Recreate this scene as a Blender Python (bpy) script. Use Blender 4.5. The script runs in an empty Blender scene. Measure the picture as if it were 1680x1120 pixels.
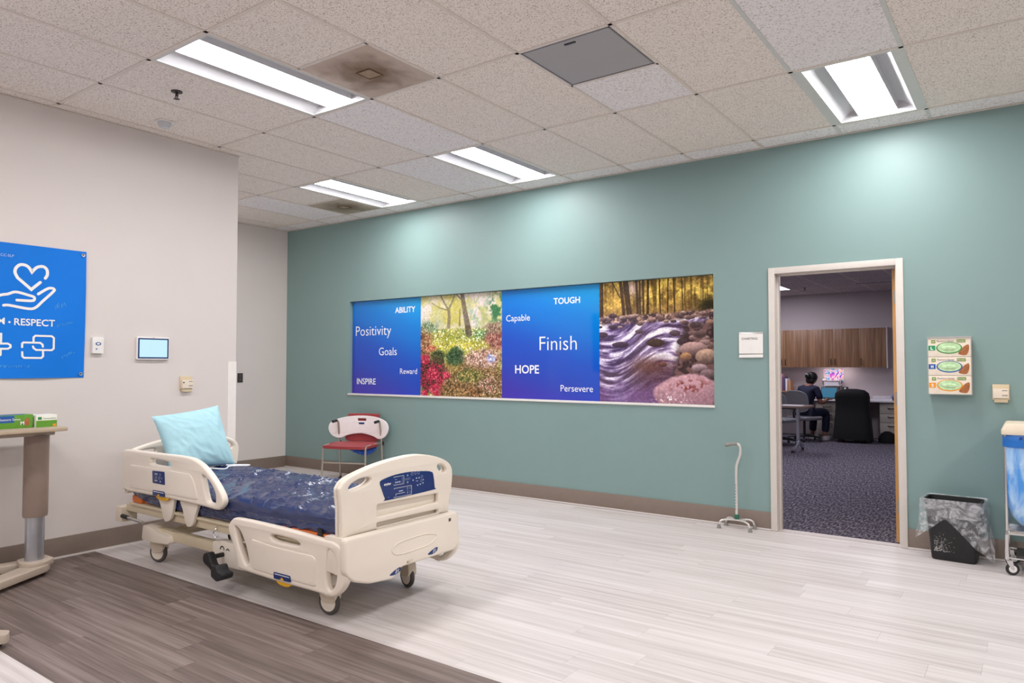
import bpy, bmesh, math, random
import numpy as np
from mathutils import Vector, Matrix

random.seed(7)
PI = math.pi
scene = bpy.context.scene
COL = scene.collection

# ------------------------------------------------------------------ camera
cam_data = bpy.data.cameras.new('camera')
cam_data.sensor_width = 36.0
cam_data.lens = 1176.8 / 1680 * 36.0
cam_data.clip_end = 100
cam = bpy.data.objects.new('camera', cam_data)
COL.objects.link(cam)
cam.location = (7.275, -6.072, 1.351)
cam.rotation_euler = (PI / 2 + 0.03382, 0, 0.62666)
scene.camera = cam

# ------------------------------------------------------------------ world and exposure
world = bpy.data.worlds.new('world')
scene.world = world
world.use_nodes = True
world.node_tree.nodes['Background'].inputs[0].default_value = (0.9, 0.93, 1.0, 1)
world.node_tree.nodes['Background'].inputs[1].default_value = 0.05
scene.view_settings.view_transform = 'Standard'
scene.view_settings.look = 'None'
scene.view_settings.gamma = 1.0
scene.view_settings.use_curve_mapping = False
scene.view_settings.exposure = 1.22
TROFFER = 15.0          # radiance of the main room's troffer lenses
OFFICE_TROFFER = 9.5    # the dimmer office ones
UNDER_CABINET = 7.0

# ------------------------------------------------------------------ helpers
def lin(h):
    h = h.lstrip('#')
    c = [int(h[i:i + 2], 16) / 255 for i in (0, 2, 4)]
    return tuple((x / 12.92 if x <= 0.04045 else ((x + 0.055) / 1.055) ** 2.4) for x in c) + (1.0,)

MATS = {}
def new_mat(name):
    m = bpy.data.materials.new(name)
    m.use_nodes = True
    MATS[name] = m
    nt = m.node_tree
    return m, nt, nt.nodes, nt.links, nt.nodes['Principled BSDF']

def P(name, col, rough=0.5, metal=0.0, spec=0.5, var=0.05, vscale=18.0, bump=0.0, bscale=200.0, coat=0.0, emit=None, estr=0.0, stretch=None):
    """principled material whose colour carries a little procedural variation"""
    m, nt, N, L, b = new_mat(name)
    b.inputs['Roughness'].default_value = rough
    b.inputs['Metallic'].default_value = metal
    b.inputs['Specular IOR Level'].default_value = spec
    b.inputs['Coat Weight'].default_value = coat
    c = lin(col)
    tc = N.new('ShaderNodeTexCoord')
    vec = tc.outputs['Object']
    if stretch:
        mp = N.new('ShaderNodeMapping'); mp.inputs['Scale'].default_value = stretch
        L.new(vec, mp.inputs['Vector']); vec = mp.outputs['Vector']
    n = N.new('ShaderNodeTexNoise'); n.inputs['Scale'].default_value = vscale; n.inputs['Detail'].default_value = 4
    L.new(vec, n.inputs['Vector'])
    r = N.new('ShaderNodeValToRGB')
    r.color_ramp.elements[0].position = 0.3; r.color_ramp.elements[1].position = 0.7
    r.color_ramp.elements[0].color = tuple(x * (1 - var) for x in c[:3]) + (1,)
    r.color_ramp.elements[1].color = tuple(min(1, x * (1 + var)) for x in c[:3]) + (1,)
    L.new(n.outputs['Fac'], r.inputs['Fac'])
    L.new(r.outputs['Color'], b.inputs['Base Color'])
    if bump:
        n2 = N.new('ShaderNodeTexNoise'); n2.inputs['Scale'].default_value = bscale; n2.inputs['Detail'].default_value = 3
        L.new(tc.outputs['Object'], n2.inputs['Vector'])
        bp = N.new('ShaderNodeBump'); bp.inputs['Strength'].default_value = bump; bp.inputs['Distance'].default_value = 0.002
        L.new(n2.outputs['Fac'], bp.inputs['Height']); L.new(bp.outputs['Normal'], b.inputs['Normal'])
    if emit:
        b.inputs['Emission Color'].default_value = lin(emit); b.inputs['Emission Strength'].default_value = estr
    return m

def vcol_mat(name, rough=0.1, spec=0.5):
    m, nt, N, L, b = new_mat(name)
    a = N.new('ShaderNodeVertexColor'); a.layer_name = 'print'
    L.new(a.outputs['Color'], b.inputs['Base Color'])
    b.inputs['Roughness'].default_value = rough
    b.inputs['Specular IOR Level'].default_value = spec
    return m

class MB:
    def __init__(s):
        s.v = []; s.f = []
    def add(s, v, f, M=None):
        o = len(s.v)
        if M is not None: v = [tuple(M @ Vector(p)) for p in v]
        s.v.extend(tuple(p) for p in v); s.f.extend(tuple(i + o for i in q) for q in f)
        return s
    def box(s, x0, x1, y0, y1, z0, z1, M=None):
        v = [(x0, y0, z0), (x1, y0, z0), (x1, y1, z0), (x0, y1, z0), (x0, y0, z1), (x1, y0, z1), (x1, y1, z1), (x0, y1, z1)]
        return s.add(v, [(0, 3, 2, 1), (4, 5, 6, 7), (0, 1, 5, 4), (1, 2, 6, 5), (2, 3, 7, 6), (3, 0, 4, 7)], M)
    def tube(s, pts, r, n=8, caps=True, closed=False, M=None):
        pts = [Vector(p) for p in pts]; k = len(pts)
        rs = r if isinstance(r, (list, tuple)) else [r] * k
        v = []; up = None
        for i, p in enumerate(pts):
            if closed: t = pts[(i + 1) % k] - pts[i - 1]
            else: t = pts[min(i + 1, k - 1)] - pts[max(i - 1, 0)]
            t = t.normalized() if t.length > 1e-9 else Vector((0, 0, 1))
            if up is None:
                up = Vector((0, 0, 1)) if abs(t.z) < 0.9 else Vector((1, 0, 0))
            side = t.cross(up).normalized(); up = side.cross(t).normalized()
            for j in range(n):
                a = 2 * PI * j / n
                v.append(tuple(p + (side * math.cos(a) + up * math.sin(a)) * rs[i]))
        f = []
        for i in range(k if closed else k - 1):
            i2 = (i + 1) % k
            for j in range(n):
                j2 = (j + 1) % n
                f.append((i * n + j, i * n + j2, i2 * n + j2, i2 * n + j))
        if caps and not closed:
            f.append(tuple(range(n))[::-1]); f.append(tuple((k - 1) * n + j for j in range(n)))
        return s.add(v, f, M)
    def cyl(s, p0, p1, r0, r1=None, n=20, M=None):
        return s.tube([p0, p1], [r0, r0 if r1 is None else r1], n, True, False, M)
    def lathe(s, prof, n=24, c=(0, 0, 0), M=None):
        v = []; f = []; k = len(prof)
        for r, z in prof:
            for j in range(n):
                a = 2 * PI * j / n
                v.append((c[0] + r * math.cos(a), c[1] + r * math.sin(a), c[2] + z))
        for i in range(k - 1):
            for j in range(n):
                j2 = (j + 1) % n
                f.append((i * n + j, i * n + j2, (i + 1) * n + j2, (i + 1) * n + j))
        f.append(tuple(range(n))[::-1]); f.append(tuple((k - 1) * n + j for j in range(n)))
        return s.add(v, f, M)
    def ball(s, c, r, n=16, m=10, M=None):
        if not isinstance(r, (list, tuple)): r = (r, r, r)
        v = [(c[0], c[1], c[2] - r[2])]; f = []
        for i in range(1, m):
            t = -PI / 2 + PI * i / m
            for j in range(n):
                a = 2 * PI * j / n
                v.append((c[0] + r[0] * math.cos(t) * math.cos(a), c[1] + r[1] * math.cos(t) * math.sin(a), c[2] + r[2] * math.sin(t)))
        v.append((c[0], c[1], c[2] + r[2])); top = len(v) - 1
        for j in range(n):
            j2 = (j + 1) % n
            f.append((0, 1 + j2, 1 + j)); f.append((top, 1 + (m - 2) * n + j, 1 + (m - 2) * n + j2))
            for i in range(m - 2):
                f.append((1 + i * n + j, 1 + i * n + j2, 1 + (i + 1) * n + j2, 1 + (i + 1) * n + j))
        return s.add(v, f, M)
    def loft(s, rings, cap=True, M=None):
        n = len(rings[0]); v = [p for r in rings for p in r]; f = []
        for i in range(len(rings) - 1):
            for j in range(n):
                j2 = (j + 1) % n
                f.append((i * n + j, i * n + j2, (i + 1) * n + j2, (i + 1) * n + j))
        if cap:
            f.append(tuple(range(n))[::-1]); f.append(tuple((len(rings) - 1) * n + j for j in range(n)))
        return s.add(v, f, M)
    def prism(s, poly, d0, d1, M):
        """polygon in local xy, extruded along local z from d0 to d1, placed by M"""
        n = len(poly)
        v = [(x, y, d0) for x, y in poly] + [(x, y, d1) for x, y in poly]
        f = [tuple(range(n))[::-1], tuple(n + i for i in range(n))] + [(i, (i + 1) % n, n + (i + 1) % n, n + i) for i in range(n)]
        return s.add(v, f, M)
    def stroke(s, pts, w, M, th=0.001, n=8):
        """flat drawn line of width w in local xy, mitred, with round ends, th thick"""
        h = w / 2; q = [Vector(pts[0])]
        for p in pts[1:]:
            if (Vector(p) - q[-1]).length > 1e-5: q.append(Vector(p))
        k = len(q); le = []; ri = []
        for i in range(k):
            a = (q[i] - q[i - 1]).normalized() if i else (q[1] - q[0]).normalized()
            b = (q[i + 1] - q[i]).normalized() if i < k - 1 else a
            na = Vector((-a.y, a.x)); nb = Vector((-b.y, b.x)); m = na + nb
            if m.length < 0.2: m = na
            m.normalize(); d = h / max(0.5, m.dot(na))
            le.append(q[i] + m * d); ri.append(q[i] - m * d)
        def cap(c, r0, sgn):
            a0 = math.atan2((r0 - c).y, (r0 - c).x)
            return [(c.x + h * math.cos(a0 + sgn * PI * t / n), c.y + h * math.sin(a0 + sgn * PI * t / n)) for t in range(1, n)]
        v = []; f = []
        for i in range(k): v += [(le[i].x, le[i].y, th), (ri[i].x, ri[i].y, th)]
        for i in range(k - 1): f.append((2 * i + 1, 2 * i + 3, 2 * i + 2, 2 * i))
        for end, sg in ((0, 1), (k - 1, -1)):
            o = len(v); cp = cap(q[end], le[end], sg); v += [(x, y, th) for x, y in cp]
            f.append((2 * end,) + tuple(range(o, o + len(cp))) + (2 * end + 1,))
        return s.add(v, f, M)
    def mesh(s, name, bevel=0, seg=2, angle=35):
        me = bpy.data.meshes.new(name)
        me.from_pydata(s.v, [], s.f)
        bm = bmesh.new(); bm.from_mesh(me)
        bmesh.ops.recalc_face_normals(bm, faces=bm.faces)
        if bevel:
            ed = [e for e in bm.edges if e.is_manifold and e.calc_face_angle(0) > math.radians(25)]
            bmesh.ops.bevel(bm, geom=ed, offset=bevel, segments=seg, affect='EDGES', profile=0.6, clamp_overlap=True)
        bm.to_mesh(me); bm.free()
        finish(me, angle)
        return me
    def build(s, name, m, parent=None, bevel=0, seg=2, loc=(0, 0, 0), rz=0, angle=35):
        return link(name, s.mesh(name, bevel, seg, angle), m, parent, loc, rz)

def finish(me, angle=35):
    if len(me.polygons):
        me.polygons.foreach_set('use_smooth', [True] * len(me.polygons))
        me.set_sharp_from_angle(angle=math.radians(angle))
    me.update()

def link(name, me, m, parent=None, loc=(0, 0, 0), rz=0):
    if m is not None:
        me.materials.clear(); me.materials.append(MATS[m] if isinstance(m, str) else m)
    o = bpy.data.objects.new(name, me); COL.objects.link(o)
    o.location = loc; o.rotation_euler = (0, 0, rz)
    if parent: o.parent = parent
    return o

def tag(o, label=None, cat=None, group=None, kind=None):
    if label: o['label'] = label
    if cat: o['category'] = cat
    if group: o['group'] = group
    if kind: o['kind'] = kind
    return o

def thing(name, label, cat, loc=(0, 0, 0), rz=0, group=None):
    o = bpy.data.objects.new(name, None); COL.objects.link(o)
    o.location = loc; o.rotation_euler = (0, 0, rz); o.empty_display_size = 0.05
    return tag(o, label, cat, group)

def struct(o): o['kind'] = 'structure'; return o

def copy_tree(o, parent=None):
    kids = list(o.children)
    c = o.copy(); COL.objects.link(c); c.parent = parent
    for k in kids: copy_tree(k, c)
    return c

def smooth_closed(pts, k=4):
    """Catmull-Rom through a closed outline"""
    n = len(pts); out = []
    for i in range(n):
        p0, p1, p2, p3 = (np.array(pts[(i + j - 1) % n], float) for j in range(4))
        for t in np.arange(k) / k:
            out.append(tuple(0.5 * (2 * p1 + (p2 - p0) * t + (2 * p0 - 5 * p1 + 4 * p2 - p3) * t * t + (3 * p1 - p0 - 3 * p2 + p3) * t ** 3)))
    return out

def smooth_open(pts, k=5):
    out = []; n = len(pts)
    for i in range(n - 1):
        p0, p1, p2, p3 = (np.array(pts[min(max(i + j - 1, 0), n - 1)], float) for j in range(4))
        for t in np.arange(k) / k:
            out.append(tuple(0.5 * (2 * p1 + (p2 - p0) * t + (2 * p0 - 5 * p1 + 4 * p2 - p3) * t * t + (3 * p1 - p0 - 3 * p2 + p3) * t ** 3)))
    out.append(tuple(float(x) for x in pts[-1]))
    return out

def rpoly(pts, r, k=5):
    """polygon with rounded corners"""
    n = len(pts); out = []
    for i in range(n):
        p = Vector(pts[i]); a = Vector(pts[i - 1]) - p; b = Vector(pts[(i + 1) % n]) - p
        rr = min(r, a.length * 0.48, b.length * 0.48)
        q0 = p + a.normalized() * rr; q1 = p + b.normalized() * rr
        for j in range(k + 1):
            t = j / k
            out.append(tuple(q0 * (1 - t) ** 2 + p * 2 * t * (1 - t) + q1 * t * t))
    return out

def rrect(x0, x1, y0, y1, r, k=5): return rpoly([(x0, y0), (x1, y0), (x1, y1), (x0, y1)], r, k)

def ellipse(cx, cy, rx, ry, n=24): return [(cx + rx * math.cos(2 * PI * i / n), cy + ry * math.sin(2 * PI * i / n)) for i in range(n)]

def plate_mesh(name, loops, th, bevel, M):
    """flat plate with holes: closed loops in local xy, thickness th centred on local z, edges rounded"""
    cu = bpy.data.curves.new(name, 'CURVE'); cu.dimensions = '2D'; cu.fill_mode = 'BOTH'
    cu.extrude = max(th / 2 - bevel, 0.0); cu.bevel_depth = bevel; cu.bevel_resolution = 2; cu.offset = -bevel
    for lp in loops:
        sp = cu.splines.new('POLY'); sp.points.add(len(lp) - 1); sp.use_cyclic_u = True
        for i, q in enumerate(lp): sp.points[i].co = (q[0], q[1], 0, 1)
    ob = bpy.data.objects.new(name, cu)
    me = bpy.data.meshes.new_from_object(ob)
    bpy.data.objects.remove(ob); bpy.data.curves.remove(cu)
    me.transform(M); me.name = name
    bm = bmesh.new(); bm.from_mesh(me)
    bmesh.ops.remove_doubles(bm, verts=bm.verts, dist=1e-5)
    bmesh.ops.recalc_face_normals(bm, faces=bm.faces)
    bm.to_mesh(me); bm.free()
    finish(me, 40)
    return me

def plate(name, loops, th, bevel, M, m, parent=None):
    return link(name, plate_mesh(name, loops, th, bevel, M), m, parent)

def XZ(y, flip=False):
    """local (x,y,z) -> world (x, y - z, y): a drawing on a plane facing -Y"""
    return Matrix(((1, 0, 0, 0), (0, 0, -1, y), (0, 1, 0, 0), (0, 0, 0, 1)))
def YZ(x):
    """local (x,y,z) -> world (x + z, x, y): a drawing on a plane facing +X"""
    return Matrix(((0, 0, 1, x), (1, 0, 0, 0), (0, 1, 0, 0), (0, 0, 0, 1)))
def XY(z): return Matrix.Translation((0, 0, z))

def text_mesh(name, body, x0, x1, base, M, th=0.0012, bold=0.0, height=None):
    """lettering fitted between x0 and x1 on a drawing plane"""
    cu = bpy.data.curves.new(name, 'FONT'); cu.body = body; cu.size = 1.0; cu.offset = bold; cu.resolution_u = 3
    ob = bpy.data.objects.new(name, cu)
    me = bpy.data.meshes.new_from_object(ob)
    bpy.data.objects.remove(ob); bpy.data.curves.remove(cu)
    co = np.empty(len(me.vertices) * 3); me.vertices.foreach_get('co', co); co = co.reshape(-1, 3)
    lo, hi = co.min(0), co.max(0)
    sc = (x1 - x0) / (hi[0] - lo[0])
    sy = sc if height is None else height / 0.73
    co[:, 0] = x0 + (co[:, 0] - lo[0]) * sc; co[:, 1] = base + co[:, 1] * sy; co[:, 2] = th
    me.vertices.foreach_set('co', co.ravel())
    me.transform(M); me.update()
    return me

def text(name, body, x0, x1, base, M, m, parent, bold=0.0, th=0.0012, height=None):
    return link(name, text_mesh(name, body, x0, x1, base, M, th, bold, height), m, parent)

def fbm(shape, cells, octaves=4, seed=0, aniso=(1, 1)):
    """value noise in 0..1 on a grid (rows, cols)"""
    rng = np.random.default_rng(seed); H, Wd = shape; out = np.zeros(shape); amp = 1; tot = 0
    for o in range(octaves):
        cy = max(1, int(cells * aniso[0] * 2 ** o)); cx = max(1, int(cells * aniso[1] * 2 ** o))
        g = rng.random((cy + 2, cx + 2))
        y = np.linspace(0, cy, H); x = np.linspace(0, cx, Wd)
        yi = np.minimum(y.astype(int), cy); xi = np.minimum(x.astype(int), cx)
        fy = (y - yi)[:, None]; fx = (x - xi)[None, :]
        fy = fy * fy * (3 - 2 * fy); fx = fx * fx * (3 - 2 * fx)
        a = g[yi][:, xi]; b = g[yi][:, xi + 1]; c = g[yi + 1][:, xi]; d = g[yi + 1][:, xi + 1]
        out += amp * (a * (1 - fy) * (1 - fx) + b * (1 - fy) * fx + c * fy * (1 - fx) + d * fy * fx)
        tot += amp; amp *= 0.55
    return out / tot

# ------------------------------------------------------------------ materials of the room
def wall_paint(name, col, rough, spec=0.5):
    m = P(name, col, rough, 0, spec, var=0.018, vscale=1.5, bump=0.12, bscale=350)
    return m
wall_paint('teal_paint', '#839e9c', 0.48, 0.5)
wall_paint('cream_paint', '#dcd5d2', 0.55)
wall_paint('grey_paint', '#ddd6d2', 0.6)
wall_paint('office_paint', '#bdb2b4', 0.6)
P('baseboard', '#84766c', 0.5, var=0.03)
P('white_trim', '#ece8e4', 0.4, var=0.02)
P('frame_paint', '#d5cfc8', 0.4, var=0.02)
P('white_plastic', '#efedea', 0.35, var=0.02)
P('cream_plastic', '#e8dccb', 0.38, var=0.025, vscale=6)
P('beige_plastic', '#d9c8a8', 0.42, var=0.03)
P('steel', '#c9c9c8', 0.28, 0.9, var=0.05)
P('chrome', '#d8d8d8', 0.15, 1.0, var=0.03)
P('dark_metal', '#4a4642', 0.4, 0.6)
P('black_plastic', '#17181b', 0.4, var=0.1)
P('black_rubber', '#26262a', 0.65, var=0.1)
P('rubber_grey', '#4f4b4a', 0.6)
P('blue_label', '#17326f', 0.3, var=0.04)
P('white_ink', '#f4f4f2', 0.5, var=0.01)
P('yellow_plastic', '#e9b023', 0.35)
P('orange_vinyl', '#d9702a', 0.45, var=0.08)
P('dark_ink', '#3c3a3c', 0.5)
P('blue_ink', '#3d5a94', 0.5)

def floor_mat(name, a, b, c):
    """vinyl plank: long streaks in world space, different on every plank"""
    m, nt, N, L, bs = new_mat(name)
    g = N.new('ShaderNodeNewGeometry'); oi = N.new('ShaderNodeObjectInfo')
    mp = N.new('ShaderNodeMapping'); mp.inputs['Scale'].default_value = (0.9, 34, 1)
    L.new(g.outputs['Position'], mp.inputs['Vector'])
    n1 = N.new('ShaderNodeTexNoise'); n1.noise_dimensions = '4D'; n1.inputs['Scale'].default_value = 1.0; n1.inputs['Detail'].default_value = 4
    mm = N.new('ShaderNodeMath'); mm.operation = 'MULTIPLY'; mm.inputs[1].default_value = 90
    L.new(oi.outputs['Random'], mm.inputs[0]); L.new(mm.outputs[0], n1.inputs['W']); L.new(mp.outputs['Vector'], n1.inputs['Vector'])
    mp2 = N.new('ShaderNodeMapping'); mp2.inputs['Scale'].default_value = (3, 160, 1)
    L.new(g.outputs['Position'], mp2.inputs['Vector'])
    n2 = N.new('ShaderNodeTexNoise'); n2.inputs['Scale'].default_value = 1.0; n2.inputs['Detail'].default_value = 3
    L.new(mp2.outputs['Vector'], n2.inputs['Vector'])
    mx = N.new('ShaderNodeMix'); mx.data_type = 'FLOAT'; mx.inputs[0].default_value = 0.3
    L.new(n1.outputs['Fac'], mx.inputs[2]); L.new(n2.outputs['Fac'], mx.inputs[3])
    ad = N.new('ShaderNodeMath'); ad.operation = 'MULTIPLY_ADD'; ad.inputs[1].default_value = 0.10; 
    L.new(oi.outputs['Random'], ad.inputs[0]); L.new(mx.outputs[0], ad.inputs[2])
    r = N.new('ShaderNodeValToRGB'); e = r.color_ramp.elements
    e[0].position = 0.36; e[0].color = lin(a); e[1].position = 0.72; e[1].color = lin(c)
    q = e.new(0.55); q.color = lin(b)
    L.new(ad.outputs[0], r.inputs['Fac']); L.new(r.outputs['Color'], bs.inputs['Base Color'])
    bs.inputs['Roughness'].default_value = 0.42; bs.inputs['Specular IOR Level'].default_value = 0.4
    bp = N.new('ShaderNodeBump'); bp.inputs['Strength'].default_value = 0.08; bp.inputs['Distance'].default_value = 0.001
    L.new(n2.outputs['Fac'], bp.inputs['Height']); L.new(bp.outputs['Normal'], bs.inputs['Normal'])
floor_mat('light_vinyl', '#bbb3b0', '#d1cac8', '#dfdad9')
floor_mat('dark_vinyl', '#4f443f', '#6f615c', '#8d7f7b')

def tile_mat(name, base, pit, rough=0.9, amount=0.52, scale=105):
    m, nt, N, L, bs = new_mat(name)
    g = N.new('ShaderNodeNewGeometry')
    n = N.new('ShaderNodeTexNoise'); n.inputs['Scale'].default_value = scale; n.inputs['Detail'].default_value = 2.5; n.inputs['Distortion'].default_value = 0.6
    L.new(g.outputs['Position'], n.inputs['Vector'])
    r = N.new('ShaderNodeValToRGB'); e = r.color_ramp.elements
    e[0].position = 0.33; e[0].color = lin(pit); e[1].position = amount; e[1].color = lin(base)
    L.new(n.outputs['Fac'], r.inputs['Fac'])
    n3 = N.new('ShaderNodeTexNoise'); n3.inputs['Scale'].default_value = 0.8; L.new(g.outputs['Position'], n3.inputs['Vector'])
    mx = N.new('ShaderNodeMix'); mx.data_type = 'RGBA'; mx.blend_type = 'MULTIPLY'; mx.inputs[0].default_value = 0.10
    L.new(r.outputs['Color'], mx.inputs[6]); L.new(n3.outputs['Fac'], mx.inputs[7])
    L.new(mx.outputs[2], bs.inputs['Base Color']); bs.inputs['Roughness'].default_value = rough
    bs.inputs['Specular IOR Level'].default_value = 0.15
    bp = N.new('ShaderNodeBump'); bp.inputs['Strength'].default_value = 0.5; bp.inputs['Distance'].default_value = 0.003
    L.new(n.outputs['Fac'], bp.inputs['Height']); L.new(bp.outputs['Normal'], bs.inputs['Normal'])
tile_mat('ceiling_tile', '#f8f0e8', '#ab9f92', amount=0.47, scale=140)
tile_mat('ceiling_tile_new', '#f7f4f4', '#bdb6b2', amount=0.46)
tile_mat('office_tile', '#cfc6c8', '#8a8086', scale=60)
P('tee_paint', '#ded4ca', 0.5, var=0.05)
P('tee_new', '#cfd0cc', 0.45, var=0.03)
P('plenum', '#55504b', 0.9)
P('lamp_white', '#c8c8cc', 0.4, var=0.01)
def emitter(name, col, s, base=0.9):
    m, nt, N, L, b = new_mat(name)
    b.inputs['Base Color'].default_value = (base, base, base, 1)
    b.inputs['Emission Color'].default_value = lin(col); b.inputs['Emission Strength'].default_value = s
emitter('lens_glow', '#fdfafa', TROFFER)
emitter('recess_fill_glow', '#fdf6f0', TROFFER * 0.4)
emitter('office_lens_glow', '#f4f2ff', OFFICE_TROFFER)
emitter('tube_glow', '#fff2f4', UNDER_CABINET)

# ------------------------------------------------------------------ room shell
H = 3.172; XL = 1.70; XREC = -0.89; XR = 11.5; YB = -14.0; LEND = -2.445; LBACK = -5.6; XW = -6.0
def hexa(name, boxes, m):
    b = MB()
    for q in boxes: b.box(*q)
    return struct(b.build(name, m))
floor = hexa('floor', [(XREC - 0.15, XR + 0.15, YB - 0.15, 0.0, -0.12, -0.003), (XW - 0.15, XREC - 0.15, YB - 0.15, LBACK + 0.15, -0.12, -0.003), (5.56, 6.475, 0.0, 0.10, -0.12, -0.003)], 'light_vinyl')
MX0, MX1, MZ0, MZ1 = 0.365, 5.043, 1.004, 2.152      # the picture recess
DX0, DX1, DZ1 = 5.517, 6.508, 2.160                   # door frame outline
hexa('wall_back', [
    (XREC - 0.15, MX0, 0, 0.14, 0, 3.4), (MX0, MX1, 0, 0.14, MZ1, 3.4), (MX0, MX1, 0, 0.14, 0, MZ0), (MX0, MX1, 0.06, 0.14, MZ0, MZ1),
    (MX1, DX0 + 0.03, 0, 0.14, 0, 3.4), (DX0 + 0.03, DX1 - 0.03, 0, 0.14, DZ1 - 0.03, 3.4), (DX1 - 0.03, XR + 0.15, 0, 0.14, 0, 3.4)], 'teal_paint')
hexa('wall_left', [(XL - 0.15, XL, LBACK, LEND, 0, 3.4), (XREC, XL - 0.15, LEND - 0.15, LEND, 0, 3.4), (XW, XL - 0.15, LBACK, LBACK + 0.15, 0, 3.4)], 'cream_paint')
hexa('wall_recess', [(XREC - 0.15, XREC, LEND - 0.15, 0, 0, 3.4)], 'grey_paint')
hexa('wall_right', [(XR, XR + 0.15, YB, 0, 0, 3.4)], 'cream_paint')
hexa('wall_far_left', [(XW - 0.15, XW, YB, LBACK, 0, 3.4)], 'cream_paint')
hexa('wall_front', [(XW - 0.15, XR + 0.15, YB - 0.15, YB, 0, 3.4)], 'cream_paint')

def baseboard(name, boxes):
    b = MB()
    for q in boxes: b.box(*q)
    o = struct(b.build(name, 'baseboard', bevel=0.004))
    return o
BH = 0.145
baseboard('baseboard_back', [(XREC, DX0, -0.012, 0, 0, BH), (DX1, XR, -0.012, 0, 0, BH)])
baseboard('baseboard_left', [(XL, XL + 0.012, LBACK, LEND, 0, BH), (XREC + 0.012, XL + 0.012, LEND, LEND + 0.012, 0, BH)])
baseboard('baseboard_recess', [(XREC, XREC + 0.012, LEND, 0, 0, BH)])
# light sealant line along the foot of the walls
b = MB(); b.box(XREC, DX0, -0.018, -0.011, 0, 0.012).box(DX1, XR, -0.018, -0.011, 0, 0.012)
struct(b.build('trim_1', 'cream_paint'))
b = MB(); b.box(XL + 0.011, XL + 0.019, LBACK, LEND, 0, 0.012)
struct(b.build('trim_2', 'cream_paint'))
# corner guard on the end of the left wall
b = MB(); b.box(XL - 0.03, XL + 0.004, LEND - 0.075, LEND + 0.004, BH, 1.387)
guard = struct(b.build('trim_3', 'white_trim', bevel=0.002))

# ------------------------------------------------------------------ floor planks
PW, PL = 0.16, 1.22
def plank_mesh(m, w, l):
    b = MB(); b.box(-l / 2 + 0.0004, l / 2 - 0.0004, -w / 2 + 0.0006, w / 2 - 0.0006, -0.0025, 0.0)
    me = b.mesh('plank'); me.materials.append(MATS[m]); return me
PM = {'light_vinyl': plank_mesh('light_vinyl', PW, PL), 'dark_vinyl': plank_mesh('dark_vinyl', PW, PL)}
cr, sr = math.cos(0.62666), math.sin(0.62666)
def in_view(x, y, z=0.0, margin=0.6):
    dx, dy = x - 7.275, y + 6.072
    d = -sr * dx + cr * dy; s = cr * dx + sr * dy
    if d < 1.0: return False
    return abs(s) < 0.714 * d + margin and (z - 1.351) / d > -0.55 - 0.12 
row = 0; nplank = 0; extra = MB(); extra_dark = MB()
y = -3.58 + PW * 22
rows = []
k = 22
while True:
    yc = -3.58 + PW * k - PW / 2
    if yc < -6.4: break
    rows.append((k, yc)); k -= 1
rng = random.Random(3)
for k, yc in rows:
    dark = -4.70 < yc < -3.58
    off = rng.random() * PL
    y1 = min(yc + PW / 2, 0.0) if yc < 0.02 else None
    if y1 is None: continue
    x = XREC - off
    while x < XR:
        xc = x + PL / 2; x += PL
        lim = XL if yc < LEND else XREC
        a, bb = max(xc - PL / 2, lim), min(xc + PL / 2, XR)
        if bb - a < 0.06: continue
        if in_view(xc, yc) and nplank < 300:
            full = bb - a > PL - 0.01 and abs(y1 - yc - PW / 2) < 1e-6
            mname = 'dark_vinyl' if dark else 'light_vinyl'
            if full: me = PM[mname]
            else:
                w = y1 - (yc - PW / 2)
                me = plank_mesh(mname, w, bb - a)
            o = bpy.data.objects.new('plank', me); COL.objects.link(o); o.parent = floor
            o.location = ((a + bb) / 2, (y1 + yc - PW / 2) / 2, 0); nplank += 1
        else:
            (extra_dark if dark else extra).box(a + 0.0008, bb - 0.0008, yc - PW / 2 + 0.0006, y1 - 0.0006, -0.0025, 0)
for eb, mname in ((extra, 'light_vinyl'), (extra_dark, 'dark_vinyl')):
    if eb.v:
        o = eb.build('plank_field', mname, floor); o['kind'] = 'stuff'
print('planks', nplank)

# ------------------------------------------------------------------ suspended ceiling
ceiling = hexa('ceiling', [(XW - 0.15, XR + 0.15, YB - 0.15, 0.14, 3.36, 3.45)], 'plenum')
GX, GY, Y0 = 0.6096, 1.2192, -0.27
TW = 0.012
tile_cache = {}; tile_field = {}
def tile_seen(x0, x1, y0, y1):
    for x, y in ((x0, y0), (x0, y1), (x1, y0), (x1, y1), ((x0 + x1) / 2, (y0 + y1) / 2)):
        dx, dy = x - 7.275, y + 6.072
        d = -sr * dx + cr * dy; s = cr * dx + sr * dy
        if d > 0.6 and abs(s) < 0.72 * d and (H - 1.351) / d < 0.53: return True
    return False
def tile(x0, x1, y0, y1, m):
    if not tile_seen(x0, x1, y0, y1):
        tile_field.setdefault(m, MB()).box(x0 + .003, x1 - .003, y0 + .003, y1 - .003, H + 0.004, H + 0.022); return
    key = (round(x1 - x0, 3), round(y1 - y0, 3), m)
    if key not in tile_cache:
        w, l = (x1 - x0) / 2 - 0.003, (y1 - y0) / 2 - 0.003
        b = MB(); b.box(-w, w, -l, l, 0.004, 0.022)
        me = b.mesh('ceiling_tile'); me.materials.append(MATS[m]); tile_cache[key] = me
    o = bpy.data.objects.new('ceiling_tile', tile_cache[key]); COL.objects.link(o); o.parent = ceiling
    o.location = ((x0 + x1) / 2, (y0 + y1) / 2, H); return o
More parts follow.
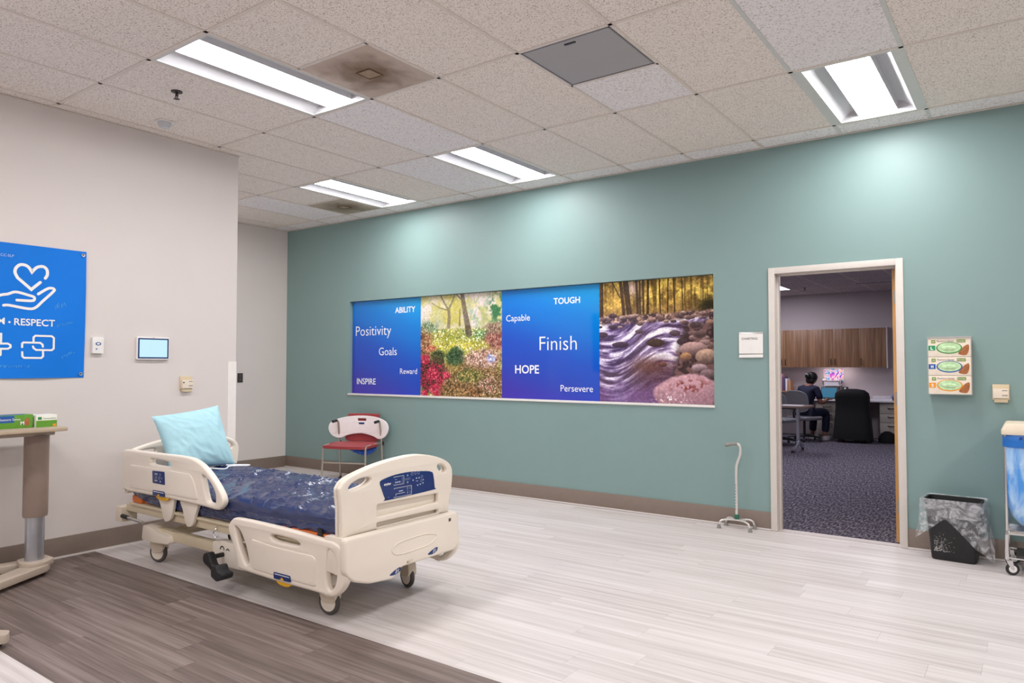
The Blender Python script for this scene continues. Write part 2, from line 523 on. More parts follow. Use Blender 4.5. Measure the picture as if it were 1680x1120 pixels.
# cells: column i spans GX*i..GX*(i+1); row j spans Y0-GY*(j+1)..Y0-GY*j ; row -1 is the border strip at the back wall
lights = {(2, 0), (5, 0), (10, 0), (5, 2), (10, 2), (15, 0), (15, 2), (5, 4), (10, 4), (15, 4), (5, 6), (10, 6), (15, 6), (-3, 6), (-3, 8), (-1, 1), (5, 8), (10, 8)}
new_tiles = {(5, 1), (4, 0), (10, 1), (0, 0), (13, 1)}
grille_cells = {(8, 1): 'far_half', }        # 2x2 grey grille in the near half of the cell
ncol = int((XR - XREC) / GX) + 2
for i in range(-10, 20):
    for j in range(-1, 12):
        x0, x1 = GX * i, GX * (i + 1)
        y1, y0 = (0.0, Y0) if j < 0 else (Y0 - GY * j, Y0 - GY * (j + 1))
        xl = (XW if y1 < LBACK + 0.01 else XL) if y1 < LEND + 0.01 else XREC
        # cells that straddle the end of the left wall
        x0, x1 = max(x0, xl), min(x1, XR); y0 = max(y0, YB)
        if x1 - x0 < 0.03 or y1 - y0 < 0.03 or (i, j) in lights: continue
        if y1 > LEND > y0 and x1 <= XL: y0 = LEND
        m = 'ceiling_tile_new' if (i, j) in new_tiles or j < 0 else 'ceiling_tile'
        if (i, j) == (6, 2): tile(x0, x1, y0, y0 + GY / 2, m)                       # far half holds a stained vent
        elif (i, j) == (1, 0): tile(x0, x1, y0, y0 + GY / 2, m)
        elif (i, j) == (8, 1): tile(x0, x1, y0 + GY / 2, y1, 'ceiling_tile_new')    # near half holds the grey grille
        else: tile(x0, x1, y0, y1, m)
for mname, mb in tile_field.items():
    o = mb.build('ceiling_tile_field', mname, ceiling); o['kind'] = 'stuff'
# tees
def tee(x0, x1, y0, y1, m='tee_paint'):
    b = MB(); b.box(x0, x1, y0, y1, H, H + 0.004); b.box((x0 + x1) / 2 - 0.001 if x1 - x0 < y1 - y0 else x0, (x0 + x1) / 2 + 0.001 if x1 - x0 < y1 - y0 else x1,
        (y0 + y1) / 2 - 0.001 if y1 - y0 < x1 - x0 else y0, (y0 + y1) / 2 + 0.001 if y1 - y0 < x1 - x0 else y1, H + 0.004, H + 0.036)
    return b.build('ceiling_tee', m, ceiling)
for i in range(-1, 19):
    x = GX * i
    if x > XR: break
    yb = YB if x > XL else LEND
    if x > XREC + 0.02: tee(x - TW, x + TW, yb, 0, 'tee_new' if i in (10, 11) else 'tee_paint')
for j in range(0, 11):
    yy = Y0 - GY * j
    xa = (XW if yy < LBACK else XL) if yy < LEND else XREC
    tee(xa, XR, yy - TW, yy + TW)
tee(GX * 6, GX * 7, Y0 - GY * 2.5 - TW, Y0 - GY * 2.5 + TW); tee(GX * 1, GX * 2, Y0 - GY * 0.5 - TW, Y0 - GY * 0.5 + TW)
tee(GX * 8, GX * 9, Y0 - GY * 1.5 - TW, Y0 - GY * 1.5 + TW)
b = MB(); b.box(XREC, XR, -0.022, 0, H - 0.002, H + 0.001).box(XREC, XREC + 0.022, LEND, 0, H - 0.002, H + 0.001).box(XL, XL + 0.022, YB, LEND, H - 0.002, H + 0.001)
b.build('wall_angle', 'tee_paint', ceiling)

# ------------------------------------------------------------------ troffer lights
def troffer_meshes(fl, glow, lw=0.125):
    X, Yh = GX / 2 - 0.012, GY / 2 - 0.012
    fr = MB()
    fr.box(-X, -X + fl, -Yh, Yh, 0, 0.006).box(X - fl, X, -Yh, Yh, 0, 0.006).box(-X + fl, X - fl, -Yh, -Yh + 0.018, 0, 0.006).box(-X + fl, X - fl, Yh - 0.018, Yh, 0, 0.006)
    xi, yi = X - fl, Yh - 0.018
    prof = []
    for t in np.linspace(0, 1, 9): prof.append((-xi + (xi - lw) * t, 0.006 + 0.085 * math.sin(t * PI / 2)))
    rf = MB()
    for sgn in (-1, 1):
        v = []; f = []
        for (x, z) in prof: v += [(sgn * x, -yi, z), (sgn * x, yi, z)]
        for k2 in range(len(prof) - 1): f.append((2 * k2, 2 * k2 + 1, 2 * k2 + 3, 2 * k2 + 2))
        rf.add(v, f)
    rf.box(-lw - 0.005, -lw, -yi, yi, 0.030, 0.091).box(lw, lw + 0.005, -yi, yi, 0.030, 0.091)      # sides of the lamp basket
    for s2 in (-1, 1):
        v = [(x, s2 * yi, z) for x, z in prof] + [(-x, s2 * yi, z) for x, z in prof[::-1]]
        rf.add(v, [tuple(range(len(v)))])
    ln = MB(); v = []; f = []
    for t in np.linspace(-1, 1, 11): v += [(lw * t, -yi, 0.030 - 0.020 * (1 - t * t)), (lw * t, yi, 0.030 - 0.020 * (1 - t * t))]
    for k2 in range(10): f.append((2 * k2, 2 * k2 + 1, 2 * k2 + 3, 2 * k2 + 2))
    ln.add(v, f)
    bx = MB(); bx.box(-X + 0.004, X - 0.004, -Yh + 0.004, Yh - 0.004, 0.10, 0.13)
    out = []
    for n, mb, m in (('trim_frame', fr, 'tee_new'), ('reflector', rf, 'lamp_white'), ('lens', ln, glow), ('housing', bx, 'lamp_white')):
        me = mb.mesh(n); me.materials.append(MATS[m]); out.append((n, me))
    return out
TM = {'n': troffer_meshes(0.022, 'lens_glow'), 'w': troffer_meshes(0.045, 'lens_glow'), 'd': troffer_meshes(0.022, 'recess_fill_glow')}
tl = {(2, 0): 'small bright troffer light nearest the recessed corner, beside a stained vent',
      (5, 0): 'bright ceiling troffer against the teal wall, above the garden picture',
      (10, 0): 'bright ceiling troffer with wide trim, above the office doorway',
      (-1, 1): 'added fill troffer brightening the recess wall, unseen behind the left wall end',  # unseen fill light, added only to brighten the recess wall
      (5, 2): 'largest bright ceiling troffer, beside the smudged square vent'}
for (i, j) in sorted(lights):
    lab = tl.get((i, j), 'recessed ceiling troffer outside the picture, behind or beside the viewer')
    t = thing('ceiling_light', lab, 'ceiling light', (GX * (i + 0.5), Y0 - GY * (j + 0.5), H), 0, 'recessed troffer lights')
    for n, me in TM['w' if (i, j) == (10, 0) else 'd' if (i, j) == (-1, 1) else 'n']:
        o = bpy.data.objects.new(n, me); COL.objects.link(o); o.parent = t

# ------------------------------------------------------------------ vents and ceiling fittings
def stain_mat(name, base, dark, seed):
    m, nt, N, L, bs = new_mat(name)
    tc = N.new('ShaderNodeTexCoord')
    ln_ = N.new('ShaderNodeVectorMath'); ln_.operation = 'LENGTH'; L.new(tc.outputs['Object'], ln_.inputs[0])
    n = N.new('ShaderNodeTexNoise'); n.noise_dimensions = '4D'; n.inputs['Scale'].default_value = 5; n.inputs['Detail'].default_value = 5; n.inputs['Distortion'].default_value = 1.2; n.inputs['W'].default_value = seed
    L.new(tc.outputs['Object'], n.inputs['Vector'])
    s = N.new('ShaderNodeMath'); s.operation = 'MULTIPLY_ADD'; s.inputs[1].default_value = -2.2; s.inputs[2].default_value = 0.62
    L.new(ln_.outputs['Value'], s.inputs[0])
    a = N.new('ShaderNodeMath'); a.operation = 'MULTIPLY_ADD'; a.inputs[1].default_value = 1.0
    L.new(n.outputs['Fac'], a.inputs[0]); L.new(s.outputs[0], a.inputs[2])
    r = N.new('ShaderNodeValToRGB'); e = r.color_ramp.elements
    e[0].position = 0.42; e[0].color = lin(base); e[1].position = 0.95; e[1].color = lin(dark)
    L.new(a.outputs[0], r.inputs['Fac']); L.new(r.outputs['Color'], bs.inputs['Base Color']); bs.inputs['Roughness'].default_value = 0.7
stain_mat('vent_stained', '#c2b2a5', '#7d6652', 2.0)
stain_mat('vent_stained_2', '#b3a896', '#7b6c58', 6.0)
P('vent_rim', '#6b5238', 0.7, var=0.2); P('vent_neck', '#9b8770', 0.7, var=0.1)
def vent(x, y, m, label):
    t = thing('air_vent', label, 'vent', (x, y, H), 0, 'stained square ceiling vents')
    s = GX / 2 - 0.014
    b = MB(); b.box(-s, s, -s, s, 0.0, 0.012); b.build('face_plate', m, t, bevel=0.002)
    b = MB()
    for q in ((-.055, .055, -.06, -.052), (-.055, .055, .052, .06), (-.06, -.052, -.06, .06), (.052, .06, -.06, .06)): b.box(*q, -0.004, 0.002)
    b.build('neck_rim', 'vent_rim', t)
    b = MB(); b.box(-.052, .052, -.052, .052, -0.0015, 0.002); b.build('neck_cover', 'vent_neck', t)
vent(GX * 6.5, Y0 - GY * 2.25, 'vent_stained', 'square vent with brown stains beside the largest troffer light')
vent(GX * 1.5, Y0 - GY * 0.25, 'vent_stained_2', 'smaller-looking stained vent close to the recessed wall corner')

m, nt, N, L, bs = new_mat('perforated')
g = N.new('ShaderNodeNewGeometry'); vo = N.new('ShaderNodeTexVoronoi'); vo.inputs['Scale'].default_value = 90; vo.inputs['Randomness'].default_value = 0.0
L.new(g.outputs['Position'], vo.inputs['Vector']); r = N.new('ShaderNodeValToRGB')
r.color_ramp.elements[0].position = 0.40; r.color_ramp.elements[0].color = lin('#6b6a6e'); r.color_ramp.elements[1].position = 0.48; r.color_ramp.elements[1].color = lin('#b5b3b3')
L.new(vo.outputs['Distance'], r.inputs['Fac']); L.new(r.outputs['Color'], bs.inputs['Base Color']); bs.inputs['Roughness'].default_value = 0.6
t = thing('return_grille', 'grey perforated square return grille in the ceiling', 'grille', (GX * 8.5, Y0 - GY * 1.75, H))
s = GX / 2 - 0.015
b = MB(); b.box(-s, s, -s, s, 0.002, 0.010); b.build('perforated_face', 'perforated', t)
b = MB()
for q in ((-s, s, -s, -s + .008), (-s, s, s - .008, s), (-s, -s + .008, -s, s), (s - .008, s, -s, s)): b.box(*q, -0.001, 0.01)
P('dark_grille', '#77757a', 0.5)
b.build('rim', 'dark_grille', t)
b = MB(); b.box(-.02, .05, -.245, -.232, -0.003, 0.003); b.build('latch', 'dark_metal', t)

t = thing('sprinkler_head', 'small dark sprinkler head in the ceiling near the left wall', 'sprinkler', (2.70, -3.56, H))
b = MB(); b.lathe([(0.036, 0.004), (0.036, -0.002), (0.02, -0.008), (0.012, -0.010)], 20); b.build('escutcheon', 'dark_metal', t)
b = MB(); b.cyl((0, 0, -0.008), (0, 0, -0.03), 0.008); b.tube([(-.012, 0, -.012), (-.016, 0, -.03), (-.004, 0, -.045)], .003).tube([(.012, 0, -.012), (.016, 0, -.03), (.004, 0, -.045)], .003)
b.lathe([(0.018, -0.045), (0.020, -0.048)], 16); b.build('deflector', 'dark_metal', t)
t = thing('motion_sensor', 'white corner motion sensor on a square ceiling plate', 'sensor', (2.06, -3.30, H))
b = MB(); b.box(-.055, .055, -.055, .055, -0.004, 0.003); b.build('plate', 'white_plastic', t, bevel=.003)
b = MB(); b.lathe([(0.048, -0.004), (0.045, -0.028), (0.032, -0.045), (0.01, -0.05)], 20); P('sensor_grey', '#c9cbd0', 0.3)
b.build('sensor_dome', 'sensor_grey', t)
# ------------------------------------------------------------------ the four printed panels in the wall recess
def srgb2lin(a): return np.where(a <= 0.04045, a / 12.92, ((a + 0.055) / 1.055) ** 2.4)
def print_panel(name, x0, x1, z0, z1, rgb, m, parent=None, y=0.048):
    """a printed sheet: a grid whose corner colours hold the picture; rgb rows go from bottom to top"""
    Hn, Wn, _ = rgb.shape
    xs = np.linspace(x0, x1, Wn); zs = np.linspace(z0, z1, Hn)
    X, Z = np.meshgrid(xs, zs)
    co = np.stack([X, np.full_like(X, y), Z], -1).reshape(-1, 3)
    idx = np.arange(Hn * Wn).reshape(Hn, Wn)
    q = np.stack([idx[:-1, :-1], idx[:-1, 1:], idx[1:, 1:], idx[1:, :-1]], -1).reshape(-1, 4)
    n0 = len(co)
    back = np.array([[x0, y + 0.01, z0], [x1, y + 0.01, z0], [x1, y + 0.01, z1], [x0, y + 0.01, z1]])
    c = [idx[0, 0], idx[0, -1], idx[-1, -1], idx[-1, 0]]
    faces = [tuple(int(i) for i in f) for f in q]
    faces.append((n0 + 3, n0 + 2, n0 + 1, n0))
    for a in range(4): faces.append((int(c[a]), n0 + a, n0 + (a + 1) % 4, int(c[(a + 1) % 4])))
    me = bpy.data.meshes.new(name); me.from_pydata(np.vstack([co, back]).tolist(), [], faces)
    at = me.color_attributes.new('print', 'FLOAT_COLOR', 'POINT')
    cols = np.ones((n0 + 4, 4)); cols[:n0, :3] = srgb2lin(np.clip(rgb.reshape(-1, 3), 0, 1))
    cols[n0:, :3] = 0.2
    at.data.foreach_set('color', cols.ravel()); me.update()
    return link(name, me, m, parent)
vcol_mat('gloss_print', 0.06, 0.55)
def mixc(a, b, t): return a * (1 - t[..., None]) + np.asarray(b, float) * t[..., None]
def sm(e0, e1, x):
    t = np.clip((x - e0) / (e1 - e0), 0, 1); return t * t * (3 - 2 * t)
def C(h): h = h.lstrip('#'); return np.array([int(h[i:i + 2], 16) / 255 for i in (0, 2, 4)])

def blue_panel(seed):
    n = 40; V, U = np.meshgrid(np.linspace(0, 1, n), np.linspace(0, 1, n), indexing='ij')
    g = np.clip(0.15 + 0.75 * V + 0.25 * (U - 0.5), 0, 1)
    c = np.zeros((n, n, 3)) + C('#4733ae')
    c = mixc(c, C('#1a50c6'), sm(0.0, 0.45, g)); c = mixc(c, C('#0079d8'), sm(0.4, 0.75, g)); c = mixc(c, C('#0599e2'), sm(0.7, 1.0, g))
    return c

def garden():
    n = 300; V, U = np.meshgrid(np.linspace(0, 1, n), np.linspace(0, 1, n), indexing='ij'); S = (n, n)
    f1 = fbm(S, 5, 4, 1); f2 = fbm(S, 28, 3, 2); f3 = fbm(S, 60, 2, 3); f4 = fbm(S, 12, 4, 4); sp = fbm(S, 100, 1, 5); sp2 = fbm(S, 75, 2, 15)
    c = np.zeros((n, n, 3)) + C('#e6dcd4')
    c = mixc(c, C('#cfcb8e'), sm(0.42, 0.6, f1 + 0.25 * (f2 - .5)) * sm(.6, .75, V))
    c = mixc(c, C('#c8bd56'), 0.75 * sm(0.5, 0.62, f4) * np.exp(-((U - .45) / .25) ** 2))
    c = mixc(c, C('#9fb4bd'), 0.7 * sm(.45, .6, f2) * np.exp(-((U - .16) / .1) ** 2 - ((V - .73) / .07) ** 2) * 1.2)
    c = mixc(c, C('#8fb9a4'), 0.8 * sm(.42, .6, f2) * np.exp(-((U - .68) / .07) ** 2 - ((V - .8) / .14) ** 2))
    c = mixc(c, C('#3f7a50'), sm(.4, .55, f2 * .6 + .4 * f4) * np.clip(1.5 * np.exp(-((U - .96) / .11) ** 2 - ((V - .84) / .14) ** 2), 0, 1))
    def limb(c, pts, w0, w1, col, k=1.0):
        d = np.full(S, 9.0)
        for i in range(len(pts) - 1):
            a, b = np.array(pts[i]), np.array(pts[i + 1]); ab = b - a
            t = np.clip(((U - a[0]) * ab[0] + (V - a[1]) * ab[1]) / (ab @ ab), 0, 1)
            wloc = w0 + (w1 - w0) * (i + t) / (len(pts) - 1)
            d = np.minimum(d, np.hypot(U - a[0] - t * ab[0], V - a[1] - t * ab[1]) / wloc)
        return mixc(c, C(col), k * sm(1.15, 0.8, d) * (0.75 + 0.5 * (f3 - .3)))
    c = limb(c, [(.36, .66), (.37, .78), (.365, .85)], .022, .017, '#8a7f63')
    c = limb(c, [(.365, .85), (.31, .92), (.26, 1.0)], .014, .008, '#8d8461'); c = limb(c, [(.365, .86), (.41, .94), (.44, 1.0)], .012, .007, '#8d8461')
    c = limb(c, [(.35, .85), (.24, .88), (.15, .93)], .008, .005, '#94895f')
    c = limb(c, [(.50, .69), (.505, .85)], .009, .007, '#7d7355')
    c = limb(c, [(.615, .62), (.58, .76), (.55, .9), (.53, 1.0)], .036, .022, '#6f6455'); c = limb(c, [(.55, .92), (.46, 1.0)], .008, .006, '#7d7355')
    # meadow
    mead = sm(.68, .645, V + .03 * (f4 - .5))
    g = np.zeros((n, n, 3)) + C('#b3b24a'); g = mixc(g, C('#6f8f3e'), sm(.5, .62, f2) * .7); g = mixc(g, C('#5f9455'), np.exp(-((U - .8) / .18) ** 2 - ((V - .6) / .05) ** 2))
    g = mixc(g, C('#ded342'), np.exp(-((V - .49) / .06) ** 2) * sm(.4, .55, f2)); g = mixc(g, C('#eeeadb'), sm(.68, .75, sp) * .8)
    c = mixc(c, (0, 0, 0), mead) + g * mead[..., None]
    c = limb(c, [(.615, .615), (.60, .66)], .042, .036, '#5f5446')
    # shrubs at the sides
    def blob(c, u, v, ru, rv, cols, seed, soft=.35):
        k = sm(1.0 + soft, 1.0 - soft, np.hypot((U - u) / ru, (V - v) / rv) + .7 * (f4 - .5))
        a = fbm(S, 62, 2, seed); b = fbm(S, 105, 1, seed + 1)
        q = np.zeros((n, n, 3)) + C(cols[0]); q = mixc(q, C(cols[1]), sm(.45, .6, a)); q = mixc(q, C(cols[2]), sm(.62, .72, b))
        return c * (1 - k[..., None]) + q * k[..., None]
    c = blob(c, .08, .68, .14, .06, ('#5d7a55', '#8aa07a', '#c8ccb0'), 20)
    c = blob(c, .02, .52, .13, .16, ('#6a4632', '#a5764f', '#dcae83'), 22)
    c = blob(c, .97, .56, .16, .12, ('#7d4a44', '#a8625a', '#caa08a'), 24)
    c = blob(c, .92, .66, .12, .05, ('#7a5d50', '#a08870', '#c9b596'), 26)
    c = blob(c, .14, .47, .08, .03, ('#a8573f', '#cf7a5c', '#e5b58f'), 28)
    c = blob(c, .22, .37, .09, .10, ('#2f3d22', '#4b5a30', '#6b7540'), 30, .2)
    c = blob(c, .45, .36, .11, .11, ('#26402a', '#3d5c38', '#5a7a4a'), 32, .2)
    c = blob(c, .5, .24, .34, .08, ('#8c7a30', '#b09a45', '#d2c06a'), 34)
    c = blob(c, .72, .14, .5, .2, ('#5d4a2c', '#8e6c40', '#e0bf98'), 36); c = blob(c, .62, .2, .16, .07, ('#4d5a2c', '#7d7a3c', '#c9b070'), 70); c = blob(c, .85, .12, .13, .07, ('#5a5a30', '#a07058', '#e6b8b0'), 72); c = blob(c, .65, .05, .12, .05, ('#4a3a22', '#86603a', '#c48a60'), 74)
    c = blob(c, .8, .37, .24, .09, ('#8e6a55', '#c79a86', '#f0d5cc'), 38)
    c = blob(c, .88, .37, .05, .04, ('#9aa0cf', '#b7bfe6', '#e8e8f5'), 40, .2)
    c = blob(c, .1, .2, .22, .18, ('#3a2a25', '#7a2b38', '#c23450'), 42)
    for k, (u, v, ru) in enumerate([(.06, .36, .06), (.16, .22, .08), (.2, .06, .09), (.34, .2, .05), (.05, .02, .05), (.25, .15, .05)]):
        c = blob(c, u, v, ru, ru * .8, ('#8d1e38', '#c4264a', '#e86a7c'), 50 + 2 * k, .25)
    c = blob(c, .45, .05, .2, .08, ('#5b4a2a', '#8f6d40', '#c9a070'), 64)
    det = (sp - .5) * .5 + (sp2 - .5) * .6
    c = c * (1 + det[..., None] * np.where(V > .66, .3, .7)[..., None])
    return c * 1.0

def stream():
    n = 320; V, U = np.meshgrid(np.linspace(0, 1, n), np.linspace(0, 1, n), indexing='ij'); S = (n, n)
    f2 = fbm(S, 26, 3, 102); f4 = fbm(S, 10, 4, 104); sp = fbm(S, 100, 1, 105); sp2 = fbm(S, 70, 2, 106); vert = fbm(S, 10, 3, 107, (0.3, 6)); big = fbm(S, 4, 3, 108)
    c = np.zeros((n, n, 3)) + C('#b8964a'); c = mixc(c, C('#e2c05c'), sm(.45, .6, f4)); c = mixc(c, C('#6d5528'), sm(.5, .7, f2) * .7)
    c = mixc(c, C('#5a4522'), sm(.53, .66, vert) * .75); c = mixc(c, C('#8b6a4a'), sm(.84, .72, V) * .6)
    c = mixc(c, C('#cdb6ae'), np.exp(-((U - .3) / .06) ** 2 - ((V - .94) / .07) ** 2) * .9)
    c = mixc(c, C('#e6b95a'), np.exp(-((U - .17) / .1) ** 2 - ((V - .82) / .07) ** 2) * .6)
    c = mixc(c, C('#2f2a1a'), np.clip(np.exp(-((U - .97) / .12) ** 2 - ((V - .76) / .08) ** 2) * 1.2, 0, 1))
    for u0, u1, w in [(.235, .20, .016), (.27, .235, .014), (.295, .26, .013), (.02, .02, .02), (.36, .345, .011), (.38, .375, .009), (.41, .405, .009), (.445, .45, .011), (.62, .625, .006), (.68, .67, .006), (.75, .74, .005), (.56, .55, .005)]:
        d = np.abs(U - (u0 + (u1 - u0) * (V - .7) / .3)) / (w * (1 + .25 * (f2 - .5)))
        c = mixc(c, C('#3a2a1e'), sm(1.2, .7, d) * sm(.66, .69, V) * .9)
    d = np.abs(U - (.2 - (V - .86) * .55)); c = mixc(c, C('#4a3820'), sm(.009, .004, d) * sm(.86, .87, V))
    # rocky far bank
    bank = sm(.72, .69, V + .05 * (f4 - .5) - .03 * U)
    q = np.zeros((n, n, 3)) + C('#4a3a3c'); q = mixc(q, C('#8d6f66'), sm(.48, .58, f2)); q = mixc(q, C('#c9a797'), sm(.6, .72, fbm(S, 45, 2, 111)))
    c = c * (1 - bank[..., None]) + q * bank[..., None]
    # water
    du = U + .35 * np.sin(V * 5 + 1.5) * .3; fl = np.zeros(S)
    rngs = np.random.default_rng(5); F1 = fbm((640, 640), 9, 4, 120, (3.2, 0.9))
    ang = 0.35 * (1 - V); ui = U * math.cos(.45) - V * math.sin(.45) * .6; vi = V + .25 * (1 - U) * (V - .2) - .28 * U + .06 * np.sin(U * 9)
    fl = F1[(np.clip((vi * .9 + .35), 0, .999) * 639).astype(int), (np.clip(ui * .7 + .35, 0, .999) * 639).astype(int)]
    w = np.zeros((n, n, 3)) + C('#4d3b55'); w = mixc(w, C('#85709a'), sm(.30, .44, fl)); w = mixc(w, C('#cfc2dc'), sm(.42, .53, fl)); w = mixc(w, C('#f8f3fb'), sm(.50, .62, fl))
    w = mixc(w, C('#56394a'), sm(.4, .25, V) * sm(.2, .45, U) * .8); w = mixc(w, C('#6d4b80'), sm(.2, .05, V) * .75)
    w = mixc(w, C('#6b463c'), np.exp(-((U - .45) / .18) ** 2 - ((V - .3) / .07) ** 2) * .8)
    wat = sm(.66, .625, V + .04 * (f4 - .5) - .035 * U) * sm(.98, .9, U + .5 * (.6 - V) * (V < .6) + .1 * (f4 - .5))
    c = c * (1 - wat[..., None]) + w * wat[..., None]
    rb = sm(.72, .82, U + .25 * (.62 - V) + .1 * (f4 - .5)) * sm(.66, .6, V)
    q = np.zeros((n, n, 3)) + C('#3b2c2c'); q = mixc(q, C('#6e5150'), sm(.45, .6, f2)); c = c * (1 - rb[..., None]) + q * rb[..., None]
    def rock(c, u, v, ru, rv, col, sh='#3a2a2c', seed=1):
        d = np.hypot((U - u) / ru, (V - v) / rv) + .22 * (f4 - .5)
        k = sm(1.04, .93, d); l = np.clip(.62 + .55 * (V - v) / rv - .12 * (U - u) / ru + .25 * (f2 - .5), 0, 1)
        q = mixc(np.zeros((n, n, 3)) + C(sh), C(col), l)
        return c * (1 - k[..., None]) + q * k[..., None]
    R = np.random.default_rng(9)
    for k in range(42):
        v = R.uniform(.62, .72); u = R.uniform(0, 1); s = R.uniform(.012, .03)
        c = rock(c, u, v, s * 1.4, s * .7, ['#b08f86', '#7d6563', '#c9aa9c', '#5f4c4e'][k % 4])
    for k in range(26):
        v = R.uniform(.36, .64); u = R.uniform(.8 + .3 * abs(v - .55), 1.0); s = R.uniform(.02, .045)
        c = rock(c, u, v, s * 1.3, s * .75, ['#a98a86', '#7f6664', '#b9907e', '#6b4f50'][k % 4])
    for (u, v, ru, rv, col) in [(.51, .485, .08, .033, '#4d3e36'), (.2, .475, .08, .025, '#5a4550'), (.68, .56, .05, .025, '#6b5a66'), (.74, .49, .045, .03, '#4a3c40'), (.85, .62, .05, .025, '#54474a'),
                                (.03, .56, .05, .025, '#574252'), (.37, .58, .04, .018, '#6b566a'), (.83, .43, .12, .06, '#c49f9a'), (.77, .37, .05, .035, '#b98a62'), (.95, .37, .1, .06, '#c4a28c'), (.88, .28, .065, .035, '#b59aa0'),
                                (.95, .23, .07, .045, '#8d7378'), (.57, .31, .04, .02, '#7d5048'), (.97, .05, .05, .05, '#6b4f55')]:
        c = rock(c, u, v, ru, rv, col)
    c = rock(c, .79, .07, .29, .165, '#c59aa4', '#7d5a68')
    rk = sm(.56, .68, fbm(S, 30, 3, 140)) * np.exp(-((U - .8) / .13) ** 2 - ((V - .14) / .05) ** 2); c = mixc(c, C('#7d3b34'), np.clip(rk * 1.3, 0, 1))
    ws = sm(.7, .78, sp2) * np.exp(-((U - .65) / .14) ** 2 - ((V - .03) / .06) ** 2); c = mixc(c, C('#efe6ea'), ws)
    c = c * (1 + ((sp - .5) * .3 + (sp2 - .5) * .4)[..., None] * np.where(V > .64, 1.0, .55)[..., None])
    return c * 1.06

PXS = [0.373, 1.535, 2.711, 3.890, 5.030]
pl = [('blue printed wall panel reading ABILITY, Positivity, Goals, Reward, INSPIRE', blue_panel(1)),
      ('printed wall panel showing trees and flowering shrubs in a garden', garden()),
      ('blue printed wall panel reading TOUGH, Capable, Finish, HOPE, Persevere', blue_panel(2)),
      ('printed wall panel showing a rocky stream in an autumn wood', stream())]
panels = []
for k, (lab, im) in enumerate(pl):
    o = print_panel('printed_panel', PXS[k] + 0.001, PXS[k + 1] - 0.001, MZ0 + 0.006, MZ1 - 0.004, im, 'gloss_print')
    tag(o, lab, 'wall panel', 'printed panels in the wall recess'); panels.append(o)
P('letter_white', '#f2f6fb', 0.35, var=0.01)
Mt = XZ(0.048)
for k, words in ((0, [('ABILITY', 1.118, 1.449, 1.982, .016), ('Positivity', .433, 1.054, 1.723, -.006), ('Goals', .845, 1.149, 1.478, 0), ('Reward', 1.205, 1.481, 1.256, 0), ('INSPIRE', .458, .794, 1.124, .012)]),
                 (2, [('TOUGH', 3.365, 3.674, 1.974, .016), ('Capable', 2.768, 3.074, 1.820, 0), ('Finish', 3.193, 3.636, 1.509, -.008), ('HOPE', 2.885, 3.187, 1.273, .016), ('Persevere', 3.446, 3.817, 1.095, 0)])):
    for wd, a, b_, z, bold in words:
        text('lettering', wd, a, b_, z, Mt, 'letter_white', panels[k], bold)
# white sill and thin reveal of the recess
b = MB(); b.box(MX0 - 0.012, MX1 + 0.006, -0.014, 0.06, MZ0 - 0.016, MZ0 + 0.004); struct(b.build('trim_4', 'white_trim', bevel=0.003))

# ------------------------------------------------------------------ door frame, open door, sign
fr = MB(); F = 0.05
fr.box(DX0, DX0 + F, -0.018, 0.155, 0, DZ1).box(DX1 - F, DX1, -0.018, 0.155, 0, DZ1).box(DX0 + F, DX1 - F, -0.018, 0.155, DZ1 - F, DZ1)
fr.box(DX0 + F, DX0 + F + 0.014, 0.055, 0.10, 0, DZ1 - F).box(DX1 - F - 0.014, DX1 - F, 0.055, 0.10, 0, DZ1 - F).box(DX0 + F + 0.014, DX1 - F - 0.014, 0.055, 0.10, DZ1 - F - 0.014, DZ1 - F)
dfr = struct(fr.build('trim_5', 'frame_paint', bevel=0.002)); tag(dfr, 'pale painted steel frame of the office doorway')
def wood_mat(name, a, b_, c, axis='Z', scale=1.0, rough=0.45):
    m, nt, N, L, bs = new_mat(name)
    tc = N.new('ShaderNodeTexCoord'); mp = N.new('ShaderNodeMapping')
    mp.inputs['Scale'].default_value = (28 * scale, 28 * scale, 1.1 * scale) if axis == 'Z' else (1.1 * scale, 28 * scale, 28 * scale)
    L.new(tc.outputs['Object'], mp.inputs['Vector'])
    n = N.new('ShaderNodeTexNoise'); n.inputs['Scale'].default_value = 1; n.inputs['Detail'].default_value = 6; n.inputs['Distortion'].default_value = 0.4
    L.new(mp.outputs['Vector'], n.inputs['Vector']); r = N.new('ShaderNodeValToRGB'); e = r.color_ramp.elements
    e[0].position = .3; e[0].color = lin(a); e[1].position = .7; e[1].color = lin(c); q = e.new(.5); q.color = lin(b_)
    L.new(n.outputs['Fac'], r.inputs['Fac']); L.new(r.outputs['Color'], bs.inputs['Base Color']); bs.inputs['Roughness'].default_value = rough
wood_mat('door_wood', '#a9793f', '#bd8d52', '#cba067')
wood_mat('cabinet_wood', '#6d4d35', '#876246', '#9c7657')
P('alu_hinge', '#9a948c', 0.4, 0.6)
door = MB(); door.box(6.416, 6.458, 0.102, 1.0, 0.01, DZ1 - F - 0.006)
dob = struct(door.build('door_1', 'door_wood', bevel=0.002)); tag(dob, 'light wooden door standing open into the office')
for z in (0.28, 1.10, 1.88):
    b = MB(); b.box(6.424, 6.457, 0.1, 0.103, z - 0.05, z + 0.05); b.cyl((6.461, 0.0985, z - .05), (6.461, 0.0985, z + .05), .005, n=10); b.build('hinge', 'alu_hinge', dob)
b = MB(); b.cyl((6.416, .93, 1.0), (6.36, .93, 1.0), .011).tube([(6.36, .935, 1.0), (6.36, .84, 1.0)], .01).lathe([(0.028, 0), (0.026, .006)], 18, M=Matrix.Translation((6.416, .93, 1.0)) @ Matrix.Rotation(-PI / 2, 4, 'Y'))
b.build('door_handle', 'steel', dob)
